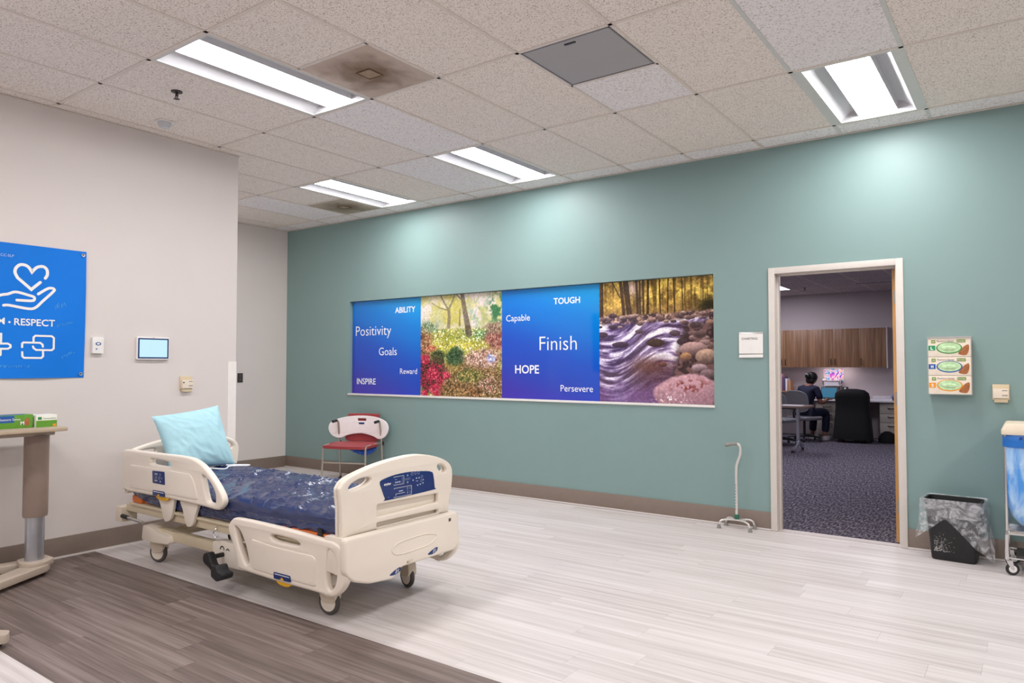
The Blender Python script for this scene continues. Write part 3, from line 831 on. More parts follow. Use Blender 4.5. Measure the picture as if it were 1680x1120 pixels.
b = MB(); b.box(DX0 + F, DX1 - F, -0.0, 0.10, -0.0025, 0.0015); struct(b.build('trim_6', 'light_vinyl'))

t = thing('room_sign', 'small white door sign reading CHARTING beside the door frame', 'sign', (5.367, 0, 1.42))
b = MB(); b.box(-.1, .1, -.010, 0, 0.0, .214); b.build('backing', 'steel', t, bevel=.001)
b = MB(); b.box(-.1, .1, -.0135, -.0095, .034, .196); b.build('name_insert', 'white_plastic', t)
b = MB(); b.box(-.1, .1, -.0135, -.0095, 0.0, .024); b.build('lower_strip', 'white_plastic', t)
text('lettering', 'CHARTING', -.078, .055, .150, XZ(-.0135), 'dark_ink', t, 0.0)

# ------------------------------------------------------------------ things on the left wall
def on_left(name, label, cat, y, z, group=None):
    return thing(name, label, cat, (XL, y, z), PI / 2, group)     # local +x runs along +y, local -y points into the room
t = on_left('dispenser_box', 'small white wall dispenser with a blue emblem beside the banner', 'dispenser', -3.59, 1.44)
b = MB(); b.box(-.04, .04, -.03, 0, 0, .12); b.build('body', 'white_plastic', t, bevel=.006, seg=3)
b = MB(); b.prism(ellipse(0, .072, .020, .012, 20), 0, .001, XZ(-.030)); b.build('emblem', 'blue_ink', t)
b = MB(); b.prism(ellipse(0, .072, .011, .006, 16), 0, .0016, XZ(-.030)); b.prism([(-.012, .05), (.012, .05), (.012, .053), (-.012, .053)], 0, .001, XZ(-.030)); b.build('emblem_eye', 'white_ink', t)
b = MB(); b.prism(ellipse(-.012, .034, .006, .005, 12), 0, .001, XZ(-.030)); b.build('button_mark', 'blue_ink', t)
t = on_left('tablet_display', 'wall-mounted tablet with a lit pale screen on the left wall', 'tablet', -3.18, 1.398)
b = MB(); b.box(-.128, .128, -.028, 0, 0, .178); b.build('case', 'white_plastic', t, bevel=.006, seg=3)
b = MB(); b.box(-.120, .120, -.0295, -.026, .010, .166); b.build('bezel', 'blue_label', t)
emitter('screen_glow', '#c2ecf8', 0.42, 0.05)
b = MB(); b.box(-.109, .109, -.0302, -.028, .020, .156); b.build('screen', 'screen_glow', t)
b = MB(); b.lathe([(0.003, 0), (0.003, .001)], 10, M=Matrix.Translation((0, -.028, .172)) @ Matrix.Rotation(PI / 2, 4, 'X')); b.build('camera_dot', 'dark_ink', t)
def call_station(t):
    b = MB(); b.box(-.05, .05, -.012, 0, .015, .125); b.build('back_plate', 'beige_plastic', t, bevel=.003)
    b = MB(); b.box(-.046, .046, -.042, -.012, .028, .095); b.build('body', 'cream_plastic', t, bevel=.004)
    b = MB(); b.box(-.040, .040, -.030, -.004, 0.0, .026); b.build('lower_tray', 'beige_plastic', t, bevel=.003)
    b = MB()
    for zz, x0 in ((.080, .008), (.046, .008)):
        for q in range(4): b.prism([(x0 + q * .008, zz), (x0 + q * .008 + .005, zz), (x0 + q * .008 + .005, zz + .006), (x0 + q * .008, zz + .006)], 0, .0008, XZ(-.042))
    o = b.build('print', 'dark_ink', t); o['kind'] = 'stuff'
t = on_left('mounting_bracket', 'small cream wall bracket above the pillow on the left wall', 'bracket', -2.90, 1.141); call_station(t)
b = MB(); b.lathe([(0.006, 0), (0.006, .001)], 12, M=Matrix.Translation((-.036, -.042, .075)) @ Matrix.Rotation(PI / 2, 4, 'X')); b.build('keyhole', 'black_plastic', t)
t = thing('mounting_bracket', 'small cream wall bracket beside the glove box rack', 'bracket', (7.098, 0, 1.096)); call_station(t)
t = thing('power_outlet', 'dark grey wall outlet on the recessed grey wall', 'outlet', (XREC, -.70, 1.139), PI / 2)
b = MB(); b.box(-.038, .038, -.008, 0, 0, .118); b.build('cover_plate', 'dark_metal', t, bevel=.003)
b = MB(); b.box(-.017, .017, -.011, -.007, .015, .052).box(-.017, .017, -.011, -.007, .066, .103); b.build('socket_pair', 'rubber_grey', t)

# banner: a vinyl sheet with slight waves, printed white line icons
def banner():
    t = on_left('banner', 'blue vinyl banner with white heart-in-hand and linked-chain icons', 'banner', 0, 0)
    m = P('banner_blue', '#0a7ae2', 0.6, 0, 0.25, var=0.05, vscale=2.0)
    ys = np.linspace(-5.1, -3.675, 60); zs = np.linspace(1.266, 2.18, 30); v = []; f = []
    def wav(y, z):
        u = (y + 3.675); e = (z - 1.72)
        return 0.009 + 0.0035 * math.sin(5 * u + 3 * z) + 0.003 * math.sin(11 * u - 6 * z) * 1.0 + (0.005 * max(0, 1 - abs(u) / .25) * (1 - (e / .46) ** 2))
    for z in zs:
        for y in ys: v.append((y, -wav(y, z), z))
    n = len(ys)
    for a in range(len(zs) - 1):
        for c in range(n - 1): f.append((a * n + c, a * n + c + 1, (a + 1) * n + c + 1, (a + 1) * n + c))
    k = len(v)
    v += [(p[0], p[1] + .0012, p[2]) for p in v]
    f += [tuple(k + i for i in q[::-1]) for q in f]
    for a in range(len(zs) - 1):
        f.append((a * n + n - 1, k + a * n + n - 1, k + (a + 1) * n + n - 1, (a + 1) * n + n - 1))
    MB().add(v, f).build('sheet', 'banner_blue', t)
    Mb = XZ(0)
    ic = []
    heart = [(-3.939, 1.962), (-3.927, 1.987), (-3.93, 2.021), (-3.952, 2.041), (-3.983, 2.037), (-4.005, 2.021), (-4.024, 1.996), (-4.044, 2.026), (-4.07, 2.04), (-4.099, 2.037), (-4.122, 2.012), (-4.126, 1.981), (-4.11, 1.948), (-4.025, 1.876), (-3.97, 1.93)]
    h1 = smooth_open(heart[:7], 4)[:-1] + smooth_open(heart[6:13], 4) + heart[13:]
    hand1 = smooth_open([(-4.254, 1.798), (-4.207, 1.823), (-4.166, 1.833), (-4.118, 1.851), (-4.04, 1.835), (-4.009, 1.826), (-4.004, 1.81), (-4.022, 1.798), (-4.111, 1.796)], 4)
    hand2 = smooth_open([(-4.189, 1.755), (-4.156, 1.758), (-4.04, 1.742), (-3.995, 1.754), (-3.952, 1.801), (-3.886, 1.874), (-3.884, 1.891), (-3.9, 1.896), (-3.927, 1.888), (-3.981, 1.848)], 4)
    chA = [(-4.074, 1.478), (-4.074, 1.502), (-4.066, 1.51), (-3.965, 1.51), (-3.95, 1.498), (-3.948, 1.483)]
    chB = [(-4.073, 1.444), (-4.072, 1.415), (-4.061, 1.405), (-3.957, 1.405), (-3.946, 1.418), (-3.947, 1.451)]
    chC = [(-4.006, 1.513), (-4.006, 1.547), (-3.995, 1.558), (-3.894, 1.558), (-3.88, 1.546), (-3.88, 1.472), (-3.893, 1.460), (-3.989, 1.460), (-4.005, 1.472), (-4.009, 1.484)]
    pl1 = [(-4.290, 1.499), (-4.2, 1.499), (-4.159, 1.5), (-4.143, 1.49), (-4.142, 1.476), (-4.158, 1.465), (-4.199, 1.464), (-4.199, 1.425), (-4.215, 1.41)]
    for nm, sets, w in (('heart_icon', [h1], .020), ('hand_icon', [hand1, hand2], .018), ('chain_icon', [chA, chB, chC], .013), ('cross_icon', [pl1, [(-4.199, 1.565), (-4.199, 1.499)]], .013)):
        b = MB()
        for k3, s in enumerate(sets): b.stroke(s, w, Mb, .0008 + .0004 * k3)
        b.build(nm, 'white_ink', t)
    text('lettering', 'RESPECT', -4.124, -3.874, 1.627, Mb, 'white_ink', t, .016)
    text('lettering', 'M', -4.222, -4.180, 1.629, Mb, 'white_ink', t, .016)
    b = MB(); b.prism(ellipse(-4.152, 1.645, .007, .007, 14), 0, .0008, Mb); b.build('dot', 'white_ink', t)
    # handwriting by felt pen
    P('pen_white', '#cfe6f8', 0.5); P('pen_blue', '#4aa6e8', 0.5)
    R = random.Random(4)
    def scrawl(y0, y1, z, hgt, m, tilt=0.0):
        b = MB(); y = y0
        while y < y1:
            pts = [(y + R.uniform(-.003, .011), z + tilt * (y - y0) + R.uniform(0, hgt)) for _ in range(5)]
            b.stroke(smooth_open(pts, 3), .0022, Mb, .0004 + R.random() * .0008, 5); y += R.uniform(.012, .02)
        b.build('handwriting', m, t)
    text('handwriting', ',CCC-SLP', -4.235, -4.135, 2.085, Mb, 'pen_white', t, -.01)
    scrawl(-3.872, -3.80, 1.745, .045, 'pen_blue', .35); scrawl(-3.86, -3.765, 1.625, .018, 'pen_blue', .3); scrawl(-4.2, -4.03, 1.338, .018, 'pen_blue'); scrawl(-3.83, -3.74, 1.40, .02, 'pen_blue', .5)
    for o in t.children:                      # lay the print onto the waves of the sheet
        if o.name.startswith('sheet'): continue
        for v_ in o.data.vertices: v_.co.y += -(wav(v_.co.x, v_.co.z) + .0012)
    for (y, z) in ((-3.699, 2.153), (-3.701, 1.293)):
        b = MB(); b.lathe([(.0055, 0), (.012, .001), (.012, -.001)], 14, M=Matrix.Translation((y, -.016, z)) @ Matrix.Rotation(PI / 2, 4, 'X')); b.build('grommet', 'steel', t)
        b = MB(); b.lathe([(.005, 0), (.005, .003)], 10, M=Matrix.Translation((y, -.016, z)) @ Matrix.Rotation(PI / 2, 4, 'X')); b.build('pin', 'dark_metal', t)
banner()
# ------------------------------------------------------------------ the hospital bed
# outlines of its moulded parts, metres, in the bed's own frame (x towards the foot, y across, z up)
HEAD_RAIL = [(-1.12, 0.726), (-1.106, 0.757), (-1.038, 0.773), (-0.62, 0.776), (-0.305, 0.778), (-0.18, 0.761), (-0.071, 0.716), (0.036, 0.641), (0.101, 0.576), (0.113, 0.532), (0.086, 0.5), (0.04, 0.485), (-0.113, 0.49), (-0.477, 0.494), (-1.042, 0.489), (-1.096, 0.498), (-1.113, 0.53)]
HEAD_SLOT = [(-0.729, 0.718), (-0.709, 0.733), (-0.511, 0.728), (-0.484, 0.709), (-0.497, 0.698), (-0.708, 0.698)]
HEAD_HOLE = [(-0.118, 0.679), (-0.045, 0.653), (0.02, 0.593), (0.033, 0.543), (0.022, 0.522), (-0.042, 0.521), (-0.072, 0.548), (-0.104, 0.627)]
HEAD_INSET = [(-1.004, 0.675), (-0.536, 0.677), (-0.24, 0.675), (-0.195, 0.625), (-0.15, 0.523), (-0.505, 0.522), (-0.998, 0.519)]
HEAD_CTRL = [(-0.693, 0.66), (-0.542, 0.664), (-0.533, 0.58), (-0.686, 0.58)]
HEAD_LABEL = [(-0.684, 0.534), (-0.538, 0.536), (-0.533, 0.502), (-0.683, 0.499)]
ARM1 = [(-0.666, 0.495), (-0.491, 0.5), (-0.483, 0.452), (-0.513, 0.365), (-0.566, 0.336), (-0.6, 0.347), (-0.644, 0.433)]
ARM2 = [(-0.399, 0.496), (-0.21, 0.489), (-0.221, 0.434), (-0.256, 0.356), (-0.305, 0.335), (-0.337, 0.352), (-0.371, 0.43)]
FOOT_RAIL = [(0.169, 0.38), (0.174, 0.419), (0.201, 0.448), (0.255, 0.464), (0.506, 0.465), (0.796, 0.458), (1.029, 0.447), (1.097, 0.446), (1.156, 0.424), (1.189, 0.385), (1.206, 0.317), (1.199, 0.256), (1.158, 0.2), (1.101, 0.165), (1.033, 0.16), (0.998, 0.165), (0.611, 0.165), (0.305, 0.174), (0.267, 0.193), (0.227, 0.287)]
FOOT_HOLE1 = [(0.235, 0.414), (0.289, 0.39), (0.344, 0.317), (0.375, 0.235), (0.362, 0.214), (0.336, 0.216), (0.292, 0.278), (0.247, 0.366)]
FOOT_SLOT = [(0.592, 0.413), (0.797, 0.409), (0.811, 0.385), (0.607, 0.385)]
FOOT_HOLE2 = [(1.064, 0.402), (1.098, 0.388), (1.119, 0.353), (1.128, 0.288), (1.116, 0.231), (1.083, 0.195), (1.058, 0.209), (1.044, 0.274), (1.051, 0.364)]
FOOT_INSET = [(0.395, 0.367), (0.608, 0.352), (0.835, 0.351), (0.943, 0.353), (0.969, 0.335), (0.966, 0.249), (0.976, 0.195), (0.409, 0.198)]
FOOT_LABEL = [(0.618, 0.217), (0.763, 0.218), (0.768, 0.184), (0.619, 0.181)]
BOARD = [(-0.44, 0.705), (-0.434, 0.729), (-0.398, 0.762), (-0.319, 0.788), (-0.194, 0.815), (-0.077, 0.831), (0.069, 0.841), (0.175, 0.836), (0.276, 0.817), (0.364, 0.788), (0.418, 0.755), (0.441, 0.711), (0.437, 0.629), (0.405, 0.539), (0.406, 0.467), (-0.426, 0.467), (-0.429, 0.619)]
BOARD_OVAL1 = [(-0.381, 0.717), (-0.359, 0.739), (-0.305, 0.755), (-0.243, 0.758), (-0.223, 0.745), (-0.236, 0.728), (-0.284, 0.712), (-0.345, 0.702), (-0.375, 0.705)]
BOARD_OVAL2 = [(0.303, 0.757), (0.329, 0.765), (0.364, 0.753), (0.387, 0.729), (0.378, 0.713), (0.351, 0.713), (0.316, 0.732)]
BOARD_CTRL = [(-0.164, 0.719), (-0.135, 0.734), (-0.046, 0.747), (0.07, 0.749), (0.192, 0.739), (0.247, 0.728), (0.264, 0.709), (0.276, 0.633), (0.26, 0.621), (-0.105, 0.615), (-0.124, 0.626), (-0.15, 0.68)]
GROOVE1 = [(-0.181, 0.601), (0.312, 0.593), (0.312, 0.541), (-0.181, 0.535)]
GROOVE2 = [(-0.181, 0.503), (0.313, 0.497), (0.313, 0.477), (-0.18, 0.477)]
PANEL = [(-0.477, 0.469), (-0.461, 0.477), (0.309, 0.475), (0.388, 0.475), (0.425, 0.465), (0.434, 0.422), (0.425, 0.306), (0.394, 0.254), (0.327, 0.254), (0.191, 0.251), (0.061, 0.252), (-0.07, 0.243), (-0.136, 0.185), (-0.165, 0.19), (-0.264, 0.219), (-0.325, 0.218), (-0.417, 0.253), (-0.444, 0.289)]
PANEL_ELL = [(-0.13, 0.362), (-0.093, 0.386), (0.021, 0.396), (0.14, 0.395), (0.215, 0.378), (0.219, 0.358), (0.157, 0.331), (0.029, 0.324), (-0.078, 0.325), (-0.122, 0.339)]
LOGO1 = [(-0.151, 0.236), (-0.07, 0.238)]
LOGO2 = [(0.149, 0.255), (0.232, 0.254)]
P('bed_plastic', '#efe5d7', 0.36, var=0.02, vscale=4, bump=0.05, bscale=400)
P('bed_plastic_dark', '#e2d5c1', 0.42, var=0.03, vscale=5)
P('bed_steel', '#d6c8ac', 0.4, var=0.03)
bed = thing('hospital_bed', 'cream hospital bed with lowered foot rail and blue control panels', 'bed', (3.25, -3.16, 0))
# --- frame
b = MB()
for s in (-1, 1): b.box(-.82, .86, s * .33 - .025, s * .33 + .025, .19, .255)
b.box(-.75, -.68, -.31, .31, .20, .25).box(.70, .77, -.31, .31, .20, .25)
b.build('base_frame', 'bed_steel', bed, bevel=.006)
for sx in (-1, 1):
    for s in (-1, 1):
        b = MB()
        if sx < 0: pr = [(-.93, .165), (-.915, .268), (-.82, .262), (-.74, .238), (-.60, .232), (-.58, .178), (-.76, .165)]
        else: pr = [(.60, .178), (.62, .232), (.80, .238), (.97, .235), (.98, .17), (.85, .165)]
        b.prism(rpoly(pr, .02, 3), 0, .12, XZ(s * .33 + .06)); b.build('corner_cover', 'bed_plastic', bed, bevel=.006)
b = MB(); b.prism(rpoly([(-.08, .14), (-.10, .27), (.02, .285), (.42, .275), (.42, .15), (.1, .135)], .02, 3), 0, .06, XZ(-.33 + .02 - .005)); b.build('side_skirt', 'bed_plastic', bed, bevel=.006)
b = MB(); b.stroke(smooth_open([(-.01, .235), (.0, .25), (.02, .25), (.03, .235)], 4), .008, XZ(-.376), .001).stroke([(.055, .237), (.07, .245), (.085, .237)], .007, XZ(-.376), .001); b.build('skirt_mark', 'dark_ink', bed)
b = MB()
for s in (-1, 1): b.box(-1.16, 1.10, s * .365 - .02, s * .365 + .02, .335, .385)
b.box(-1.16, -1.10, -.345, .345, .335, .385).box(-.4, -.34, -.345, .345, .335, .385).box(.35, .41, -.345, .345, .335, .385).box(1.05, 1.10, -.345, .345, .335, .385)
b.build('litter_frame', 'bed_steel', bed, bevel=.005)
b = MB(); b.box(-1.09, 1.09, -.40, .40, .386, .402); b.build('deck', 'bed_steel', bed, bevel=.004)
for s in (-1, 1):
    b = MB(); b.box(-1.25, -1.16, s * .36 - .055, s * .36 + .055, .255, .36); b.build('head_bracket', 'bed_plastic_dark', bed, bevel=.006)
    b = MB(); b.tube([(-1.14, s * .41, .30), (-.88, s * .41, .29)], .010, 10); b.build('pull_bar', 'steel', bed)
    b = MB(); b.tube([(-1.16, s * .41, .30), (-1.08, s * .41, .2975)], .014, 10); b.build('grip', 'black_rubber', bed)
for x0, x1 in ((-.72, -.30), (.74, .33)):
    for s in (-1, 1):
        b = MB(); b.tube([(x0, s * .2, .24), (x1, s * .2, .355)], .024, 10); b.build('lift_arm', 'bed_steel', bed)
b = MB(); b.box(-.25, .3, -.14, .14, .215, .33); b.build('motor_housing', 'bed_plastic_dark', bed, bevel=.012)
for x in (-.03, .16):
    b = MB(); b.tube(smooth_open([(x, -.39, .37), (x + .01, -.405, .35), (x - .012, -.405, .33), (x + .005, -.40, .305), (x + .018, -.39, .315)], 4), .0035, 6); b.build('bag_hook', 'steel', bed)
# --- casters
def caster(x, y, a):
    M = Matrix.Translation((x, y, 0)) @ Matrix.Rotation(a, 4, 'Z')
    b = MB(); b.prism([(.034 * math.cos(q), .074 + 0) for q in ()] or rpoly([(-.03, .07), (.045, .075), (.062, .10), (.05, .165), (-.045, .17), (-.052, .12)], .015, 3), -.028, .028, M @ XZ(0)); 
    fk = b.build('fork', 'bed_plastic_dark', bed, bevel=.005)
    b = MB()
    ring = []
    for k in range(28):
        q = 2 * PI * k / 28; ring.append((.0 + .058 * math.cos(q), 0, .072 + .058 * math.sin(q)))
    b.tube(ring, .0138, 10, closed=True, M=M); b.build('tyre', 'rubber_grey', fk)
    b = MB(); b.lathe([(.012, -.018), (.050, -.014), (.054, -.004), (.054, .004), (.050, .014), (.012, .018)], 24, M=M @ Matrix.Translation((0, 0, .072)) @ Matrix.Rotation(PI / 2, 4, 'X')); b.build('hub', 'bed_plastic', fk)
for x, y, a in ((-.87, -.30, .3), (.91, -.30, .15), (.91, .30, -.25), (-.87, .30, .5)): caster(x, y, a)
# --- brake pedal
b = MB(); b.prism(smooth_closed([(-.02, .205), (-.005, .23), (.03, .235), (.055, .205), (.075, .175), (.12, .15), (.10, .125), (.04, .155), (-.01, .175)], 3), 0, .045, XZ(-.44)); pd = b.build('brake_pedal', 'black_plastic', bed, bevel=.006)
b = MB(); b.prism(rpoly([(.10, .115), (.10, .175), (.15, .185), (.17, .15), (.215, .145), (.21, .115), (.16, .095)], .012, 3), 0, .075, XZ(-.43)); b.build('pedal_pad', 'black_rubber', pd, bevel=.005)
b = MB(); b.tube([(.02, -.36, .205), (.02, -.45, .205)], .014, 10); b.build('pedal_pin', 'black_plastic', pd)

# --- side rails
def icons(mb, pts, M, th=.0008):
    for kind, x, z, r in pts:
        r *= .72
        if kind == 'o': mb.stroke([(x + r * math.cos(2 * PI * k / 14), z + r * math.sin(2 * PI * k / 14)) for k in range(14)], r * .2, M, th, 3)
        elif kind == 's': mb.stroke([(x - r, z - r), (x + r, z - r), (x + r, z + r), (x - r, z + r), (x - r, z - r + r * .2)], r * .2, M, th, 3)
        elif kind == '^': mb.prism([(x - r, z - r * .7), (x + r, z - r * .7), (x, z + r * .8)], 0, th, M)
        elif kind == 'v': mb.prism([(x - r, z + r * .7), (x, z - r * .8), (x + r, z + r * .7)], 0, th, M)
        elif kind == '-': mb.prism([(x - r, z - r * .16), (x + r, z - r * .16), (x + r, z + r * .16), (x - r, z + r * .16)], 0, th, M)
        elif kind == 'b': mb.prism([(x - r, z - r), (x + r, z - r), (x + r, z + r), (x - r, z + r)], 0, th, M)
    return mb
def label_plate(quad, parent, y):
    lp = plate('label_plate', [rpoly(quad[::-1], .008, 3)], .003, .0008, XZ(y - .0015), 'blue_label', parent)
    xs = [q[0] for q in quad]; zs = [q[1] for q in quad]; x0, x1, z0, z1 = min(xs), max(xs), min(zs), max(zs); w = x1 - x0
    b = MB()
    for k in range(12): b.prism([(x0 + w * (.08 + k * .072), z1 - .012), (x0 + w * (.08 + k * .072) + w * .045, z1 - .012), (x0 + w * (.08 + k * .072) + w * .045, z1 - .007), (x0 + w * (.08 + k * .072), z1 - .007)], 0, .0008, XZ(y - .003))
    o = b.build('label_print', 'white_ink', lp); o['kind'] = 'stuff'
    b = MB(); b.prism([((x0 + x1) / 2 - .018, z0 + .003), ((x0 + x1) / 2 + .018, z0 + .003), ((x0 + x1) / 2, z0 + .017)], 0, .0008, XZ(y - .003)); b.build('arrow_mark', 'yellow_plastic', lp)
def rail(name, outline, holes, inset, y, dz=0.0, detail=True):
    sh = lambda pts: [(x, z + dz) for x, z in pts]
    r = plate(name, [smooth_closed(sh(outline), 4)] + [smooth_closed(sh(h), 4) for h in holes], .042, .013, XZ(y), 'bed_plastic', bed)
    if detail:
        plate('raised_panel', [rpoly(sh(inset)[::-1], .03, 4)], .008, .0035, XZ(y - .021), 'bed_plastic', r)
    return r
hr = rail('head_rail', HEAD_RAIL, [HEAD_SLOT, HEAD_HOLE], HEAD_INSET, -.42)
fr_ = rail('foot_rail', FOOT_RAIL, [FOOT_HOLE1, FOOT_SLOT, FOOT_HOLE2], FOOT_INSET, -.42)
rail('foot_rail', FOOT_RAIL, [FOOT_HOLE1, FOOT_SLOT, FOOT_HOLE2], FOOT_INSET, .425, 0, False)
rail('head_rail', HEAD_RAIL, [HEAD_SLOT, HEAD_HOLE], HEAD_INSET, .425, -.32, False)
label_plate(HEAD_LABEL, hr, -.445); label_plate(FOOT_LABEL, fr_, -.445)
cp = plate('control_pad', [rpoly(HEAD_CTRL[::-1], .008, 3)], .003, .0008, XZ(-.4465), 'blue_label', hr)
b = MB(); icons(b, [('^', -.650, .643, .009), ('^', -.632, .643, .009), ('o', -.590, .640, .010), ('s', -.640, .620, .010), ('s', -.600, .618, .010), ('o', -.570, .620, .008), ('v', -.650, .598, .009), ('v', -.632, .598, .009), ('^', -.588, .598, .009)], XZ(-.448)); o = b.build('pad_icons', 'white_ink', cp); o['kind'] = 'stuff'
for arm in (ARM1, ARM2):
    b = MB(); b.prism(smooth_closed(arm, 3), 0, .02, XZ(-.395)); b.build('rail_arm', 'bed_plastic', hr, bevel=.004)
for (x0, x1, z, pr) in ((-.66, -.51, .492, hr), (.63, .755, .166, fr_)):
    b = MB(); b.prism(smooth_closed([(x0, z + .004), (x0 + .01, z - .012), ((x0 + x1) / 2, z - .020), (x1 - .02, z - .014), (x1, z + .004), ((x0 + x1) / 2, z + .01)], 4), 0, .03, XZ(-.405)); b.build('release_handle', 'yellow_plastic', pr, bevel=.004)

# --- foot board, head board, foot bumper
out = smooth_open([(-.429, .619)] + BOARD[:13] + [(.415, .545)], 4) + [BOARD[14], BOARD[15]]
ov1, ov2 = smooth_closed(BOARD_OVAL1, 4), smooth_closed(BOARD_OVAL2, 4)
fb = plate('foot_board', [out, ov1, ov2, rpoly(GROOVE1, .012), rpoly(GROOVE2, .008)], .030, .009, YZ(1.135), 'bed_plastic', bed)
plate('board_back', [out, ov1, ov2], .022, .008, YZ(1.106), 'bed_plastic', fb)
cpl = plate('control_panel', [smooth_closed(BOARD_CTRL, 3)], .004, .001, YZ(1.151), 'blue_label', fb)
Mp = YZ(1.1531)
text('lettering', 'stryker', -.135, -.082, .698, Mp, 'white_ink', cpl, .03, .0006)
b = MB(); b.stroke(rrect(-.062, .018, .690, .735, .004, 2), .0018, Mp, .0006, 3).stroke(rrect(-.060, .080, .622, .672, .004, 2), .0018, Mp, .0006, 3).stroke([(-.045, .628), (-.045, .640), (.025, .640)], .0018, Mp, .0006, 3)
b.build('panel_outline', 'white_ink', cpl)
ic = [('-', -.045, .720, .010), ('b', -.045, .704, .006), ('b', -.030, .704, .006), ('b', -.015, .704, .006), ('s', .006, .72, .007), ('s', .006, .702, .006),
      ('^', .048, .733, .009), ('s', .048, .712, .008), ('v', .048, .692, .009), ('o', .033, .712, .006), ('o', .065, .712, .006),
      ('o', .083, .736, .011), ('o', .110, .737, .011), ('o', .137, .736, .011), ('^', .092, .700, .008), ('^', .120, .708, .009), ('^', .142, .708, .009), ('o', .165, .710, .010),
      ('-', .125, .690, .012), ('o', .160, .688, .009), ('v', .130, .665, .009), ('v', .152, .668, .009), ('v', .174, .672, .009), ('^', .176, .692, .008),
      ('^', .048, .662, .007), ('v', .048, .634, .007), ('o', .048, .648, .006), ('s', .070, .660, .007), ('s', .070, .636, .007), ('-', -.005, .652, .022), ('-', -.10, .63, .006)]
b = MB(); icons(b, ic, Mp, .0006); P('icon_ink', '#b9c6df', 0.5)
o = b.build('panel_icons', 'icon_ink', cpl); o['kind'] = 'stuff'
hb = plate('head_board', [out, ov1, ov2], .045, .014, YZ(-1.09), 'bed_plastic', bed)
pnl = rpoly([(-.455, .478), (.405, .478), (.425, .46), (.425, .29), (.39, .254), (-.06, .25), (-.115, .20), (-.29, .215), (-.40, .25), (-.455, .30)], .025, 4)
bp_ = plate('foot_bumper', [pnl], .05, .014, YZ(1.19), 'bed_plastic', bed)
for s in (-1, 1):
    b = MB(); y0 = s * .425
    b.prism(rpoly([(1.02, .29), (1.02, .47), (1.19, .47), (1.19, .27)], .02, 3), -.02, .02, XZ(y0 * .97)); b.build('bumper_side', 'bed_plastic', bp_, bevel=.008)
b = MB(); ring = [(1.215, y, z) for y, z in smooth_closed(PANEL_ELL, 5)]; b.tube(ring, .0045, 6, closed=True); b.build('oval_moulding', 'bed_plastic', bp_)
for (y0, z0) in ((-.11, .237), (.19, .285)):
    b = MB(); b.prism(smooth_closed([(y0 - .04, z0 - .008), (y0 + .0, z0 + .010), (y0 + .04, z0 + .018), (y0 + .035, z0 - .004), (y0 - .005, z0 - .014)], 4), 0, .0015, YZ(1.215)); lg = b.build('bumper_badge', 'blue_label', bp_)
    b = MB(); b.stroke([(y0 + .005, z0 - .006), (y0 + .012, z0 + .010)], .005, YZ(1.2165), .0006).stroke([(y0 + .02, z0 - .004), (y0 + .026, z0 + .010)], .004, YZ(1.2165), .0006); b.build('badge_stripe', 'white_ink', lg)
text('lettering', 'MRC', -.02, .03, .262, YZ(1.2152), 'bed_steel', bp_, .02, .0006)
b = MB(); b.prism([(.33, .43), (.35, .432), (.35, .45), (.33, .448)], 0, .001, YZ(1.215)); b.build('bumper_sticker', 'rubber_grey', bp_)

# ------------------------------------------------------------------ mattress, strap, pillow
from mathutils import noise as mnoise
m, nt, N, L, bs = new_mat('navy_cover')
tc = N.new('ShaderNodeTexCoord'); mp = N.new('ShaderNodeMapping'); mp.inputs['Scale'].default_value = (4, 20, 10); mp.inputs['Rotation'].default_value = (0, 0, .25); L.new(tc.outputs['Object'], mp.inputs['Vector'])
n = N.new('ShaderNodeTexNoise'); n.inputs['Scale'].default_value = 1.4; n.inputs['Detail'].default_value = 2; n.inputs['Distortion'].default_value = 0.8; L.new(mp.outputs['Vector'], n.inputs['Vector'])
bp2 = N.new('ShaderNodeBump'); bp2.inputs['Strength'].default_value = 0.5; bp2.inputs['Distance'].default_value = 0.03; L.new(n.outputs['Fac'], bp2.inputs['Height']); L.new(bp2.outputs['Normal'], bs.inputs['Normal'])
bs.inputs['Base Color'].default_value = lin('#22325f'); bs.inputs['Roughness'].default_value = 0.27; bs.inputs['Specular IOR Level'].default_value = 0.7; bs.inputs['Coat Weight'].default_value = 0.3
mat_t = thing('mattress', 'navy blue wrinkled mattress with an orange base on the hospital bed', 'mattress', (3.25, -3.16, .402))
def ridge(x, y, z):
    a = mnoise.noise(Vector((x * 2.6 + 1.2 * y, y * 7 - 2.0 * x, z * 3)))
    b_ = mnoise.noise(Vector((x * 6 - 3 * y + 7, y * 13 + 2.5 * x, z * 6)))
    c_ = mnoise.noise(Vector((x * 10 + 4 * y + 3, y * 24 - 5 * x, z * 9)))
    k = lambda q: (1 - min(1, abs(q) * 2.8)) ** 2
    return k(a) * 0.75 + k(b_) * .5 + k(c_) * .12 + .5 * mnoise.noise(Vector((x * 2, y * 3, 5)))
v = []; f = []; NX, NR = 260, 132
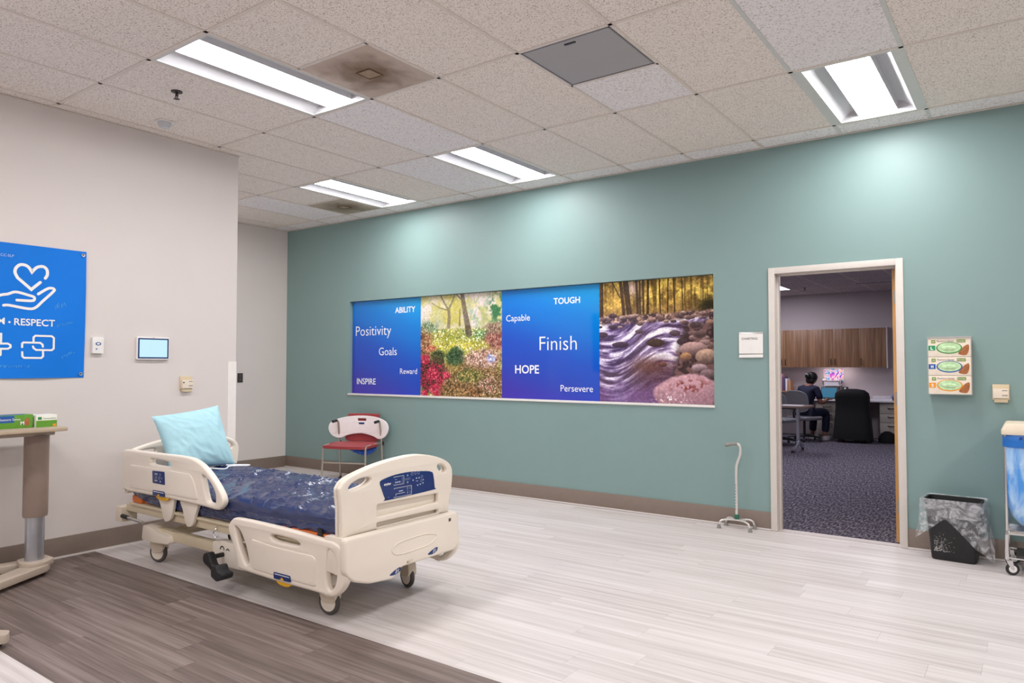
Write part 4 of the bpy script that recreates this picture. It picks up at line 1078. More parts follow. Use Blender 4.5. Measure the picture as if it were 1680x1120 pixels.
for i in range(NX):
    u = i / (NX - 1); x = -1.07 + 2.17 * u
    endk = (1 - abs(2 * u - 1) ** 40) ** .5 if 0 < u < 1 else 0.0
    endk = max(.82, endk) if 0 < u < 1 else .80
    zt = .205 - .015 * u; zb = -.005 + .052 * float(sm(.68, .9, np.array(u))) + .03 * float(sm(.12, .02, np.array(u)))
    for j in range(NR):
        a = 2 * PI * j / NR; ca, sa = math.cos(a), math.sin(a); p = 8
        rr = (abs(ca) ** p + abs(sa) ** p) ** (-1 / p)
        yy = .392 * rr * ca; q = rr * sa
        top = zt - .045 * (abs(yy) / .39) ** 3
        zz = zb + (top - zb) * (q + 1) / 2 if True else 0
        if q > .2: zz += .026 * ridge(x, yy, 0) * min(1, (q - .2) * 1.6)
        elif abs(ca) > .5: yy += (.008 * ridge(x * 1.6, zz * 3, 4) - .006) * (1 if ca > 0 else -1)
        yy = max(-.398, min(.398, yy))
        cz = (zb + top) / 2
        v.append((x, yy * (1 - (1 - endk) * .12), cz + (zz - cz) * endk))
for i in range(NX - 1):
    for j in range(NR):
        j2 = (j + 1) % NR; f.append((i * NR + j, (i + 1) * NR + j, (i + 1) * NR + j2, i * NR + j2))
f.append(tuple(range(NR))); f.append(tuple((NX - 1) * NR + j for j in range(NR))[::-1])
cov = MB().add(v, f).build('cover', 'navy_cover', mat_t, angle=60)
b = MB(); b.box(-1.075, 1.095, -.365, .365, 0.0, .058).box(.60, 1.092, -.394, .394, 0.001, .057).box(-1.072, -.95, -.388, .388, .001, .05); b.build('orange_base', 'orange_vinyl', mat_t, bevel=.012, seg=3)
b = MB(); b.prism(rpoly([(.93, .02), (.925, .085), (.965, .085), (.97, .0), (.94, -.002)], .006, 2), 0, .006, XZ(-.3995 + .004)); b.build('strap_buckle', 'black_plastic', mat_t, bevel=.0015)
P('white_cord', '#e8edf2', 0.4)
zt_ = .216
b = MB(); b.tube([(x, y, z) for x, y, z in smooth_open([(-.72, -.30, zt_ - .01), (-.66, -.16, zt_ + .004), (-.70, -.05, zt_ + .010), (-.60, .02, zt_ + .006), (-.66, .10, zt_ + .012), (-.60, .20, zt_ + .010), (-.66, .24, zt_ + .006), (-.74, .12, zt_ + .010)], 6)], .006, 6); b.build('white_drawcord', 'white_cord', mat_t)

P('pillow_blue', '#aedbe6', 0.75, var=0.03, vscale=10, bump=0.6, bscale=60)
def pillow():
    TL, TR, BR, BL = (np.array(q) for q in ((2.30, -3.485, .998), (2.32, -2.992, 1.055), (2.50, -2.955, .622), (2.47, -3.44, .625)))
    nrm = np.cross(TR - BL, TL - BR); nrm /= np.linalg.norm(nrm)
    if nrm[0] < 0: nrm = -nrm
    n = 48; v = []; f = []
    for side in (1, -1):
        for i in range(n + 1):
            for j in range(n + 1):
                s_, t_ = i / n, j / n; U = 2 * s_ - 1; Vv = 2 * t_ - 1
                pu = 1 - .07 * (1 - Vv * Vv) ; pv = 1 - .05 * (1 - U * U)
                a = .5 + .5 * U * pu; c = .5 + .5 * Vv * pv
                p = BL * (1 - a) * (1 - c) + BR * a * (1 - c) + TL * (1 - a) * c + TR * a * c
                th = .085 * ((1 - abs(U) ** 2.6) * (1 - abs(Vv) ** 2.6)) ** .55
                q = Vector((s_ * 3, t_ * 3, side))
                th += .015 * (0.5 - abs(mnoise.noise(Vector((s_ * 9 + t_ * 5, t_ * 4 - s_ * 3, side * 3))))) * min(1, th * 25)
                v.append(tuple(p + nrm * th * side))
    K = (n + 1) ** 2
    for sd in (0, 1):
        for i in range(n):
            for j in range(n):
                q = (sd * K + i * (n + 1) + j, sd * K + (i + 1) * (n + 1) + j, sd * K + (i + 1) * (n + 1) + j + 1, sd * K + i * (n + 1) + j + 1)
                f.append(q if sd else q[::-1])
    me = bpy.data.meshes.new('pillow'); me.from_pydata(v, [], f)
    bm = bmesh.new(); bm.from_mesh(me); bmesh.ops.remove_doubles(bm, verts=bm.verts, dist=.0008); bmesh.ops.recalc_face_normals(bm, faces=bm.faces); bm.to_mesh(me); bm.free(); finish(me, 70)
    # origin at its foot
    me.transform(Matrix.Translation((-2.46, 3.2, -.6)))
    o = link('pillow', me, 'pillow_blue', None, (2.46, -3.2, .6))
    tag(o, 'light blue pillow propped up at the head of the bed', 'pillow')
pillow()
# ------------------------------------------------------------------ overbed table at the left edge
P('table_taupe', '#8d7b70', 0.45, var=0.04); P('table_top', '#b9a68f', 0.45, var=0.05); P('table_base', '#b8aa9b', 0.45, var=0.04); P('alu', '#b9bcc4', 0.3, 0.85)
def oval(cx, cy, rx, ry, z, n=28): return [(cx + rx * math.cos(2 * PI * k / n), cy + ry * math.sin(2 * PI * k / n), z) for k in range(n)]
def overbed(label, loc, rz):
    t = thing('overbed_table', label, 'table', loc, rz, 'overbed tables')
    b = MB(); b.loft([oval(0, 0, .045, .056, .07), oval(0, 0, .045, .056, .42)]); b.build('lower_column', 'alu', t)
    b = MB(); b.loft([oval(0, 0, .055, .07, .37), oval(0, 0, .058, .073, .385), oval(0, 0, .058, .073, .90)]); b.build('upper_column', 'table_taupe', t)
    b = MB(); b.prism(rpoly([(-.09, -.07), (-.14, .07), (-.09, .10), (.05, .10), (.12, .02), (.12, -.05), (.05, -.10)], .02, 3), .055, .09, XY(0)); 
    bs_ = b.build('base_block', 'table_base', t, bevel=.006)
    b = MB(); b.prism(rpoly([(.05, .08), (.125, .03), (.53, -.64), (.50, -.70), (.44, -.68), (.04, -.10), (-.02, -.02)], .02, 3), .025, .068, XY(0)); b.build('leg', 'table_base', t, bevel=.008)
    b = MB(); b.prism(rpoly([(-.14, .06), (-.05, .06), (-.04, -.08), (-.14, -.66), (-.18, -.70), (-.22, -.67), (-.15, -.05)], .02, 3), .025, .068, XY(0)); b.build('leg', 'table_base', t, bevel=.008)
    for (x, y) in ((.48, -.63), (.05, .03), (-.18, -.62), (-.10, .03)):
        b = MB(); b.lathe([(.010, 0), (.020, .004), (.020, .022), (.010, .026)], 14, (x, y, 0)); b.build('glide', 'black_rubber', t)
    b = MB(); b.box(-.05, .05, -.45, .09, .895, .928); b.build('support_arm', 'table_base', t, bevel=.008)
    b = MB(); b.prism(rrect(-.19, .20, -.76, .115, .04), .928, .952, XY(0)); b.build('table_top', 'table_top', t, bevel=.006)
    return t
overbed('overbed table with taupe column beside the left wall under the banner', (1.985, -4.075, 0), 0)
overbed('overbed table at the lower left, only one beige foot tip showing', (2.585, -5.17, 0), PI / 2)

# ------------------------------------------------------------------ glove boxes
P('box_green', '#5f9a2e', 0.45, var=0.08, vscale=30); P('box_white', '#eef0e6', 0.5); P('box_cream', '#ece0cf', 0.5, var=0.04); P('ink_green', '#3d8a3f', 0.5); P('ink_blue', '#1d57a8', 0.5); P('ink_orange', '#ef9a1f', 0.5); P('ink_brown', '#a5663a', 0.6, var=0.25, vscale=60)
P('glove_green', '#bfe0b0', 0.7, var=0.15, vscale=40); P('ink_green_l', '#1d9a63', 0.5); P('ink_olive', '#7d9a45', 0.5)
def table_box(label, x, y, w, l, h, lt):
    t = thing('glove_box', label, 'box', (x, y, .952), 0, 'glove boxes on the overbed table')
    b = MB(); b.box(-w / 2, w / 2, -l / 2, l / 2, 0, h); b.build('carton', 'box_green' if lt else 'box_white', t, bevel=.001)
    Mx = YZ(w / 2)
    if lt:
        b = MB(); b.prism([(-l * .5, h * .45), (l * .05, h * .45), (l * .05, h * .95), (-l * .5, h * .95)], 0, .0008, Mx); b.build('blue_field', 'ink_blue', t)
        text('lettering', 'Restore Sense', -l * .3, l * .2, h * .60, Mx @ Matrix.Translation((0, 0, .001)), 'white_ink', t)
        text('lettering', 'M', l * .20, l * .29, h * .25, Mx, 'white_ink', t, .03)
        b = MB(); b.prism(ellipse(l * .36, h * .45, l * .07, h * .3), 0, .001, Mx); b.build('picture_spot', 'ink_brown', t)
        b = MB(); b.prism(rrect(-.03, .05, -l * .35, l * .35, .03), 0, .0012, XY(h)); b.build('opening', 'ink_blue', t)
    else:
        b = MB(); b.prism([(-l * .5, h * .0), (l * .5, h * .0), (l * .5, h * .55), (-l * .5, h * .55)], 0, .0008, Mx); b.build('green_band', 'box_green', t)
        text('lettering', 'Restore Sense', -l * .15, l * .45, h * .66, Mx, 'ink_green', t)
        b = MB(); b.prism([(-l * .42, h * .62), (-l * .24, h * .62), (-l * .24, h * .85), (-l * .42, h * .85)], 0, .001, Mx); b.build('emblem', 'ink_green', t)
        b = MB(); b.prism([(l * .30, h * .04), (l * .46, h * .04), (l * .46, h * .24), (l * .30, h * .24)], 0, .0014, Mx); b.build('size_tab', 'ink_orange', t)
table_box('green glove box marked M on the overbed table', 1.97, -4.235, .12, .235, .085, True)
table_box('white and green glove box at the end of the overbed table', 1.985, -4.045, .13, .122, .078, False)

# wall rack with three boxes
rk = thing('glove_rack', 'clear plastic wall rack holding three glove boxes', 'rack', (6.80, 0, 1.145))
m, nt, N, L, bs = new_mat('clear_plastic'); bs.inputs['Base Color'].default_value = (.95, .97, 1, 1); bs.inputs['Alpha'].default_value = .22; bs.inputs['Roughness'].default_value = .05
b = MB(); b.box(-.136, .136, -.004, 0, 0, .415); b.build('back_sheet', 'clear_plastic', rk)
for s in (-1, 1):
    b = MB(); b.box(s * .134 - .0015, s * .134 + .0015, -.105, -.004, 0, .415); b.build('side_sheet', 'clear_plastic', rk)
b = MB(); b.box(-.132, .132, -.105, -.004, 0, .003); b.build('bottom_sheet', 'clear_plastic', rk)
b = MB(); b.box(-.136, .136, -.105, -.101, .403, .415); b.build('top_rim', 'steel', rk)
for k, (lt, mt, ring) in enumerate((('S', 'ink_orange', 'ink_orange'), ('M', 'ink_blue', 'ink_blue'), ('L', 'ink_green_l', 'ink_green'))):
    z = 1.149 + k * .1335
    t = thing('glove_box', {'S': 'lowest glove box in the wall rack, marked S in orange', 'M': 'middle glove box in the wall rack, marked M in blue', 'L': 'top glove box in the wall rack, marked L in green'}[lt], 'box', (6.80, -.052, z), 0, 'glove boxes in the wall rack')
    b = MB(); b.box(-.130, .130, -.046, .046, 0, .131); b.build('carton', 'box_cream', t, bevel=.001)
    Mf = XZ(-.046)
    b = MB(); b.prism(ellipse(.0, .062, .080, .042, 28), 0, .0006, Mf); b.build('opening_ring', ring, t)
    b = MB(); b.prism(ellipse(.0, .064, .072, .036, 28), 0, .0012, Mf); b.build('opening', 'glove_green', t)
    b = MB(); b.ball((0.0, -.046, .06), (.05, .008, .018), 14, 8); b.build('glove_fold', 'glove_green', t)
    b = MB(); b.prism([(-.128, .045), (-.085, .045), (-.085, .080), (-.128, .080)], 0, .0008, Mf); tb = b.build('size_tab', mt, t)
    text('lettering', lt, -.114, -.098, .051, Mf @ Matrix.Translation((0, 0, .0005)), 'white_ink', tb, .03, height=.022)
    b = MB(); b.prism([(-.110, .096), (-.084, .096), (-.084, .120), (-.110, .120)], 0, .0008, Mf); em = b.build('emblem', 'ink_olive', t)
    b = MB(); b.prism([(-.104, .106), (-.090, .106), (-.090, .110), (-.104, .110)], 0, .0014, Mf); b.build('emblem_bar', 'white_ink', em)
    text('lettering', 'Restore Sense', -.074, .030, .106, Mf, 'dark_ink', t)
    b = MB(); b.prism([(.046, .100), (.100, .100), (.100, .122), (.046, .122)], 0, .0008, Mf); tg = b.build('green_tag', 'ink_olive', t)
    text('lettering', 'Powder', .050, .096, .106, Mf @ Matrix.Translation((0, 0, .0005)), 'white_ink', tg)
    b = MB(); b.prism(smooth_closed([(.055, .02), (.10, .01), (.118, .04), (.118, .085), (.09, .072), (.075, .05)], 3), 0, .0016, Mf); b.build('hand_picture', 'ink_brown', t)

# ------------------------------------------------------------------ red and white chair
P('chair_red', '#a03a3e', 0.5, var=0.06); P('chair_white', '#efe9e9', 0.35, var=0.02); P('chair_tube', '#b9b1a6', 0.32, 0.7)
ch = thing('side_chair', 'red seat chair with white oval back and silver legs against the teal wall', 'chair', (.86, -.37, 0), math.radians(22))
b = MB(); rings = []
for k, zz in enumerate((.405, .412, .44, .452, .455)):
    s = (.90, .99, 1.0, .95, .82)[k]
    rings.append([(x * s, y * s - .01, zz - .012 * (y < -.1) * (k > 2)) for x, y in smooth_closed([(-.27, -.20), (-.20, -.245), (.0, -.255), (.20, -.245), (.27, -.20), (.28, 0), (.25, .17), (.12, .21), (-.12, .21), (-.25, .17), (-.28, 0)], 4)])
b.loft(rings); b.build('seat', 'chair_red', ch)
def curved_plate(loops_outer, hole, yfun, th, name, mat, parent):
    """upright curved shell: outline in (x,z) bent backwards by yfun(x)"""
    me = plate_mesh(name, [loops_outer] + ([hole] if hole else []), th, th * .35, XZ(0))
    bm = bmesh.new(); bm.from_mesh(me)
    for _ in range(2):
        bmesh.ops.subdivide_edges(bm, edges=[e for e in bm.edges if e.calc_length() > .05], cuts=2, use_grid_fill=True)
    bmesh.ops.triangulate(bm, faces=[f_ for f_ in bm.faces if len(f_.verts) > 4])
    for v_ in bm.verts: v_.co.y += yfun(v_.co.x, v_.co.z)
    bm.to_mesh(me); bm.free(); finish(me, 50)
    return link(name, me, mat, parent)
curved_plate(smooth_closed([(-.39, .60), (-.36, .685), (-.21, .738), (0, .755), (.21, .738), (.345, .685), (.38, .60), (.33, .515), (.24, .485), (.16, .515), (0, .545), (-.16, .525), (-.25, .49), (-.34, .515)], 4),
             rrect(-.055, .055, .692, .722, .012, 3), lambda x, z: .232 - .55 * x * x + .10 * (z - .6), .018, 'back_shell', 'chair_white', ch)
b = MB(); b.prism(rrect(-.035, .035, .655, .675, .006, 3), 0, .002, XZ(.2265)); b.build('badge', 'blue_label', ch)
curved_plate(smooth_closed([(-.20, .46), (-.20, .58), (-.19, .755), (-.17, .775), (0, .78), (.20, .775), (.215, .755), (.21, .58), (.21, .46), (0, .45)], 4), None, lambda x, z: .262 - .35 * x * x + .08 * (z - .6), .022, 'back_cushion', 'chair_red', ch)
for s in (-1, 1):
    b = MB(); b.tube(smooth_open([(s * .275, -.235, 0), (s * .265, -.222, .25), (s * .262, -.215, .40), (s * .262, -.19, .435), (s * .262, -.05, .44), (s * .27, .20, .442)], 5), .011, 10); b.build('front_leg', 'chair_tube', ch)
    b = MB(); b.tube(smooth_open([(s * .275, .235, .01), (s * .275, .215, .25), (s * .272, .19, .50), (s * .268, .165, .64), (s * .268, .15, .685), (s * .268, .12, .70), (s * .268, .06, .70)], 5), .012, 10); rl = b.build('rear_leg', 'chair_tube', ch)
    b = MB(); b.tube([(s * .268, .115, .70), (s * .268, .02, .695)], .016, 10); b.build('arm_grip', 'black_rubber', ch)
    b = MB(); b.tube([(s * .275, .212, .415), (s * .275, .208, .455)], .02, 10); b.build('clamp', 'black_plastic', ch)
    b = MB(); b.tube(smooth_open([(s * .275, .235, .10), (s * .275, .236, .04), (s * .272, .225, .016), (s * .262, .17, .014)], 4), .0135, 8); b.build('rubber_foot', 'black_rubber', rl)
b = MB(); b.tube([(-.266, -.224, .25), (.266, -.224, .25)], .009, 8); b.build('front_stretcher', 'chair_tube', ch)
b = MB(); b.tube([(-.27, -.02, .425), (.27, -.02, .425)], .009, 8); b.build('seat_support', 'chair_tube', ch)
P('blue_cloth', '#1d56b8', 0.5, var=0.15)
v = []; f = []
bc = MB()
pts = smooth_open([(.0, -.07, .392), (.09, -.05, .366), (.17, -.01, .356), (.22, .05, .372), (.25, .10, .398)], 6)
bc.tube(pts, [.008 + .030 * math.sin(PI * q / (len(pts) - 1)) + .004 * math.sin(q * 2.1) for q in range(len(pts))], 12)
o = bc.build('folded_cloth', 'blue_cloth', None, loc=(.86, -.37, 0), rz=math.radians(22)); tag(o, 'crumpled bright blue fabric tucked under the red chair seat', 'fabric')

# ------------------------------------------------------------------ quad cane
P('cane_metal', '#dddbd8', 0.3, 0.55, var=0.06)
q = thing('quad_cane', 'silver four-footed walking cane standing by the door frame', 'cane', (5.263, -.105, 0))
b = MB(); b.tube(smooth_open([(0, 0, .085), (0, 0, .30), (0, 0, .48), (.008, 0, .54), (.030, 0, .60), (.037, 0, .65), (.032, -.004, .685), (.018, -.012, .70), (-.005, -.022, .702)], 5), .0115, 12); sh = b.build('shaft', 'cane_metal', q)
b = MB()
for k in range(9): b.lathe([(.0035, 0), (.0035, .0006)], 8, M=Matrix.Translation((-.004, -.0115, .16 + k * .025)) @ Matrix.Rotation(PI / 2, 4, 'X'))
o = b.build('height_holes', 'dark_metal', sh); o['kind'] = 'stuff'
P('cane_grip', '#8c8a86', 0.6); P('green_collar', '#1f6b55', 0.4)
b = MB(); b.tube(smooth_open([(.012, -.014, .702), (-.015, -.03, .702), (-.05, -.05, .696), (-.072, -.06, .69)], 4), [.0145] * 5 + [.0155] * 5 + [.0165, .0165, .013], 12); b.build('handle_grip', 'cane_grip', q)
b = MB(); b.lathe([(.016, .075), (.019, .08), (.019, .112), (.014, .118)], 16); b.build('collar', 'green_collar', q)
b = MB(); b.prism(rpoly([(-.06, -.025), (.07, -.025), (.07, .025), (-.06, .025)], .012, 3), .066, .078, XY(0)); b.build('base_plate', 'cane_metal', q, bevel=.003)
for (x, y) in ((-.125, -.075), (.135, -.078), (-.115, .065), (.128, .062)):
    b = MB(); b.tube(smooth_open([(x * .25, y * .2, .072), (x * .62, y * .75, .074), (x * .88, y * .95, .062), (x * .97, y, .035), (x, y, .022)], 5), .008, 10); lg = b.build('foot_leg', 'cane_metal', q)
    b = MB(); b.lathe([(.017, 0), (.017, .008), (.011, .034)], 14, (x, y, 0)); b.build('rubber_tip', 'cane_grip', lg)

# ------------------------------------------------------------------ bin with clear liner
P('bin_black', '#1b1b1d', 0.55, var=0.1, bump=0.2, bscale=300)
bn = thing('waste_bin', 'black rectangular waste bin with white scuffs beside the door', 'bin', (6.815, -.155, 0), math.radians(-3))
def rr3(hx, hy, r, z): return [(x, y, z) for x, y in rrect(-hx, hx, -hy, hy, r, 4)]
b = MB(); b.loft([rr3(.128, .082, .03, 0), rr3(.135, .088, .035, .012), rr3(.165, .112, .04, .40), rr3(.172, .119, .042, .405), rr3(.172, .119, .042, .42), rr3(.160, .107, .038, .42), rr3(.158, .105, .038, .395), rr3(.125, .080, .03, .02)]); b.build('bin_body', 'bin_black', bn)
b = MB(); R = random.Random(6)
for _ in range(260):
    x = -.115 + abs(R.gauss(0, .045)); z = .06 + abs(R.gauss(0, .05)); 
    if z > .2 or x > .06: continue
    yy = -(.0885 + (z - .012) * .0622) - .0004; sx = R.uniform(.0012, .004)
    b.add([(x, yy, z), (x + sx, yy - .0, z + R.uniform(-.001, .001)), (x + sx * .8, yy - .0001, z + .0016), (x, yy - .0001, z + .0015)], [(0, 1, 2, 3)])
o = b.build('scuff_marks', 'white_ink', bn); o['kind'] = 'stuff'
m, nt, N, L, bs = new_mat('liner_film')
bs.inputs['Base Color'].default_value = (.86, .88, .92, 1); bs.inputs['Roughness'].default_value = .22; bs.inputs['Specular IOR Level'].default_value = .9
tc = N.new('ShaderNodeTexCoord'); n = N.new('ShaderNodeTexNoise'); n.inputs['Scale'].default_value = 14; n.inputs['Detail'].default_value = 4; n.inputs['Distortion'].default_value = 2.0
L.new(tc.outputs['Object'], n.inputs['Vector']); r = N.new('ShaderNodeMapRange'); r.inputs[1].default_value = .42; r.inputs[2].default_value = .70; r.inputs[3].default_value = .10; r.inputs[4].default_value = .50
L.new(n.outputs['Fac'], r.inputs[0]); L.new(r.outputs[0], bs.inputs['Alpha'])
bp3 = N.new('ShaderNodeBump'); bp3.inputs['Strength'].default_value = .6; bp3.inputs['Distance'].default_value = .01; L.new(n.outputs['Fac'], bp3.inputs['Height']); L.new(bp3.outputs['Normal'], bs.inputs['Normal'])
v = []; f = []; NA, NRW = 96, 16
base = smooth_closed([(-.178, -.124), (0, -.128), (.178, -.124), (.186, 0), (.178, .124), (0, .126), (-.178, .124), (-.184, 0)], 12)
def hem(a):                              # how far down the skirt hangs round the bin
    x = base[a][0]; y = base[a][1]
    if y < -.09: return .13 + .16 * abs((x + .035) / .17) ** 1.1 * (1.15 if x > 0 else 1.05)
    if x > .15: return .30
    if x < -.15: return .24
    return .16
for rr_ in range(-5, NRW):
    for a in range(NA):
        x, y = base[a]; 
        if rr_ < 0:
            k = (rr_ + 5) / 5; s = .80 + .12 * k; v.append((x * s, y * s, .30 + .125 * k)); continue
        t_ = rr_ / (NRW - 1); d = hem(a) * t_; z = .426 - d
        w = .5 - abs(mnoise.noise(Vector((x * 9, y * 9 + 3, t_ * 2))))
        fl = 1.0 + .05 * math.sin(PI * min(1, t_ * 3)) * .3 + t_ * (.10 * w + .05) + (.16 * t_ * t_ if (x > .14 and y < .06) else 0) + (.08 * t_ * t_ if x < -.14 else 0)
        v.append((x * fl, max(min(y * fl, .150), -.25), z))
for i in range(NRW + 5 - 1):
    for a in range(NA):
        a2 = (a + 1) % NA; f.append((i * NA + a, i * NA + a2, (i + 1) * NA + a2, (i + 1) * NA + a))
o = MB().add(v, f).build('bin_liner', 'liner_film', None, loc=(6.815, -.16, 0), rz=math.radians(-3), angle=60); tag(o, 'crinkled clear plastic liner draped over the black bin', 'bin liner')

# ------------------------------------------------------------------ linen hamper at the right edge
P('hamper_lid', '#e6d8c2', 0.45, var=0.03)
hp = thing('linen_hamper', 'chrome linen hamper with cream lid at the right edge', 'hamper', (7.37, -.24, 0))
b = MB(); b.loft([[(x * s, y * s, z) for x, y in rrect(-.265, .265, -.19, .19, .03, 4)] for s, z in ((1.0, .905), (1.0, .935), (.93, .972), (.90, .976))]); lid = b.build('lid', 'hamper_lid', hp, bevel=.003)
b = MB(); b.prism(rrect(-.12, .12, -.06, .06, .02), .976, .981, XY(0)); b.build('lid_grip', 'beige_plastic', lid)
for (x, y) in ((-.245, -.155), (.245, -.155), (-.245, .165), (.245, .165)):
    b = MB(); b.tube(smooth_open([(x * .99, y, .905), (x, y, .6), (x, y, .32), (x * 1.005, y, .24), (x * 1.005, y, .10)], 5), [.008] * 8 + [.0085] * 5 + [.012] * 5 + [.014] * 3, 10); b.build('post', 'chrome', hp)
    M = Matrix.Translation((x + .004, y, 0)) @ Matrix.Rotation(.35, 4, 'Z')
    b = MB(); b.prism(rpoly([(-.018, .10), (.018, .10), (.030, .04), (.018, .036), (-.006, .07)], .006, 2), -.014, -.011, M @ XZ(0)).prism(rpoly([(-.018, .10), (.018, .10), (.030, .04), (.018, .036), (-.006, .07)], .006, 2), .011, .014, M @ XZ(0)).prism(rrect(-.018, .018, .094, .10, .002), -.014, .014, M @ XZ(0)); fk = b.build('caster_fork', 'chrome', hp)
    b = MB(); ring = [(.022 + .030 * math.cos(2 * PI * k / 22), 0, .041 + .030 * math.sin(2 * PI * k / 22)) for k in range(22)]; b.tube(ring, .0105, 8, closed=True, M=M); b.build('tyre', 'black_rubber', fk)
    b = MB(); b.lathe([(.008, -.011), (.027, -.007), (.027, .007), (.008, .011)], 18, M=M @ Matrix.Translation((.022, 0, .041)) @ Matrix.Rotation(PI / 2, 4, 'X')); b.build('wheel_hub', 'white_plastic', fk)
for k in range(9):
    y = -.155 + k * .04; b = MB(); b.tube([(-.245, y, .27), (.245, y, .27)], .004, 6); b.build('shelf_wire', 'chrome', hp)
b = MB(); b.tube([(-.245, -.155, .265), (.245, -.155, .265)], .006, 8).tube([(-.245, .165, .265), (.245, .165, .265)], .006, 8).tube([(-.245, -.155, .265), (-.245, .165, .265)], .006, 8).tube([(.245, -.155, .265), (.245, .165, .265)], .006, 8); b.build('shelf_frame', 'chrome', hp)
b = MB(); b.box(-.20, .20, -.13, .13, .10, .125); b.build('foot_pedal_plate', 'dark_metal', hp, bevel=.004)
for y in (-.155, .165):
    b = MB(); b.tube([(-.245, y, .11), (.245, y, .11)], .006, 8); b.build('lower_rail', 'chrome', hp)
m, nt, N, L, bs = new_mat('blue_film')
tc = N.new('ShaderNodeTexCoord'); n = N.new('ShaderNodeTexNoise'); n.inputs['Scale'].default_value = 5; n.inputs['Detail'].default_value = 4; n.inputs['Distortion'].default_value = 1.5
mp = N.new('ShaderNodeMapping'); mp.inputs['Scale'].default_value = (2.2, 2.2, .7); L.new(tc.outputs['Object'], mp.inputs['Vector']); L.new(mp.outputs['Vector'], n.inputs['Vector'])
r = N.new('ShaderNodeValToRGB'); r.color_ramp.elements[0].position = .35; r.color_ramp.elements[0].color = lin('#4a97e6'); r.color_ramp.elements[1].position = .7; r.color_ramp.elements[1].color = lin('#bcdcf8')
L.new(n.outputs['Fac'], r.inputs['Fac']); L.new(r.outputs['Color'], bs.inputs['Base Color']); bs.inputs['Roughness'].default_value = .3; bs.inputs['Transmission Weight'].default_value = 0.0
bp4 = N.new('ShaderNodeBump'); bp4.inputs['Strength'].default_value = .5; bp4.inputs['Distance'].default_value = .02; L.new(n.outputs['Fac'], bp4.inputs['Height']); L.new(bp4.outputs['Normal'], bs.inputs['Normal'])
v = []; f = []; NA = 72; prof = [(.90, .905), (.97, .89), (.99, .86), (1.0, .80), (1.0, .65), (.99, .52), (.95, .44), (.86, .37), (.70, .32), (.45, .295), (.15, .285)]
bb_ = smooth_closed([(-.232, -.165), (0, -.175), (.232, -.165), (.24, 0), (.232, .165), (0, .175), (-.232, .165), (-.24, 0)], 9)
for s, z in prof:
    for a in range(NA):
        x, y = bb_[a]; w = mnoise.noise(Vector((x * 8, y * 8, z * 1.5))) * .05
        v.append((x * (s + w * s * .6), y * (s + w * s), z))
for i in range(len(prof) - 1):
    for a in range(NA):
        a2 = (a + 1) % NA; f.append((i * NA + a, i * NA + a2, (i + 1) * NA + a2, (i + 1) * NA + a))
f.append(tuple((len(prof) - 1) * NA + a for a in range(NA)))
o = MB().add(v, f).build('laundry_bag', 'blue_film', None, loc=(7.37, -.24, 0), angle=60); tag(o, 'translucent blue plastic laundry bag hanging in the chrome hamper', 'laundry bag')
P('navy_ink', '#123b86', 0.5)
P('bag_cuff', '#1f6fc4', 0.3, var=0.1)
b = MB(); b.loft([[(x * s, y * s, z) for x, y in bb_] for s, z in ((1.005, .905), (1.03, .89), (1.04, .85), (1.035, .825))], cap=False); b.build('folded_cuff', 'bag_cuff', o, angle=60)
b = MB()
for k in range(9): b.prism(rpoly([(-.17 + k * .036, .868), (-.17 + k * .036 + .022, .868), (-.17 + k * .036 + .018, .894), (-.17 + k * .036 + .002, .892)], .004, 2), 0, .001, XZ(-.186))
o2 = b.build('print_marks', 'navy_ink', o); o2['kind'] = 'stuff'
# ------------------------------------------------------------------ the office beyond the door
OH = 2.76; OY = 8.85; OX0, OX1 = 1.8, 7.6
m, nt, N, L, bs = new_mat('carpet')
g = N.new('ShaderNodeNewGeometry'); mp = N.new('ShaderNodeMapping'); mp.inputs['Rotation'].default_value = (0, 0, -.75); mp.inputs['Scale'].default_value = (64, 13, 1)
L.new(g.outputs['Position'], mp.inputs['Vector']); n = N.new('ShaderNodeTexNoise'); n.inputs['Scale'].default_value = 1; n.inputs['Detail'].default_value = 3; L.new(mp.outputs['Vector'], n.inputs['Vector'])
n2 = N.new('ShaderNodeTexNoise'); n2.inputs['Scale'].default_value = 55; n2.inputs['Detail'].default_value = 2; L.new(g.outputs['Position'], n2.inputs['Vector'])
mx = N.new('ShaderNodeMix'); mx.data_type = 'FLOAT'; mx.inputs[0].default_value = .4; L.new(n.outputs['Fac'], mx.inputs[2]); L.new(n2.outputs['Fac'], mx.inputs[3])
r = N.new('ShaderNodeValToRGB'); e = r.color_ramp.elements; e[0].position = .40; e[0].color = lin('#2e2b35'); e[1].position = .62; e[1].color = lin('#8d8792'); q = e.new(.5); q.color = lin('#544f5b')
L.new(mx.outputs[0], r.inputs['Fac']); L.new(r.outputs['Color'], bs.inputs['Base Color']); bs.inputs['Roughness'].default_value = .95; bs.inputs['Specular IOR Level'].default_value = .1
bp5 = N.new('ShaderNodeBump'); bp5.inputs['Strength'].default_value = .6; bp5.inputs['Distance'].default_value = .006; L.new(mx.outputs[0], bp5.inputs['Height']); L.new(bp5.outputs['Normal'], bs.inputs['Normal'])
hexa('floor_office', [(OX0 - .1, OX1 + .1, .10, OY + .1, -.12, 0.0)], 'carpet')
hexa('wall_office_back', [(OX0 - .1, OX1 + .1, OY, OY + .12, 0, OH + .1)], 'office_paint')
hexa('wall_office_left', [(OX0 - .12, OX0, .14, OY, 0, OH + .1)], 'office_paint')
hexa('wall_office_right', [(OX1, OX1 + .12, .14, OY, 0, OH + .1)], 'office_paint')
oc = hexa('ceiling_office', [(OX0 - .1, OX1 + .1, .14, OY + .1, OH + .06, OH + .1)], 'plenum')
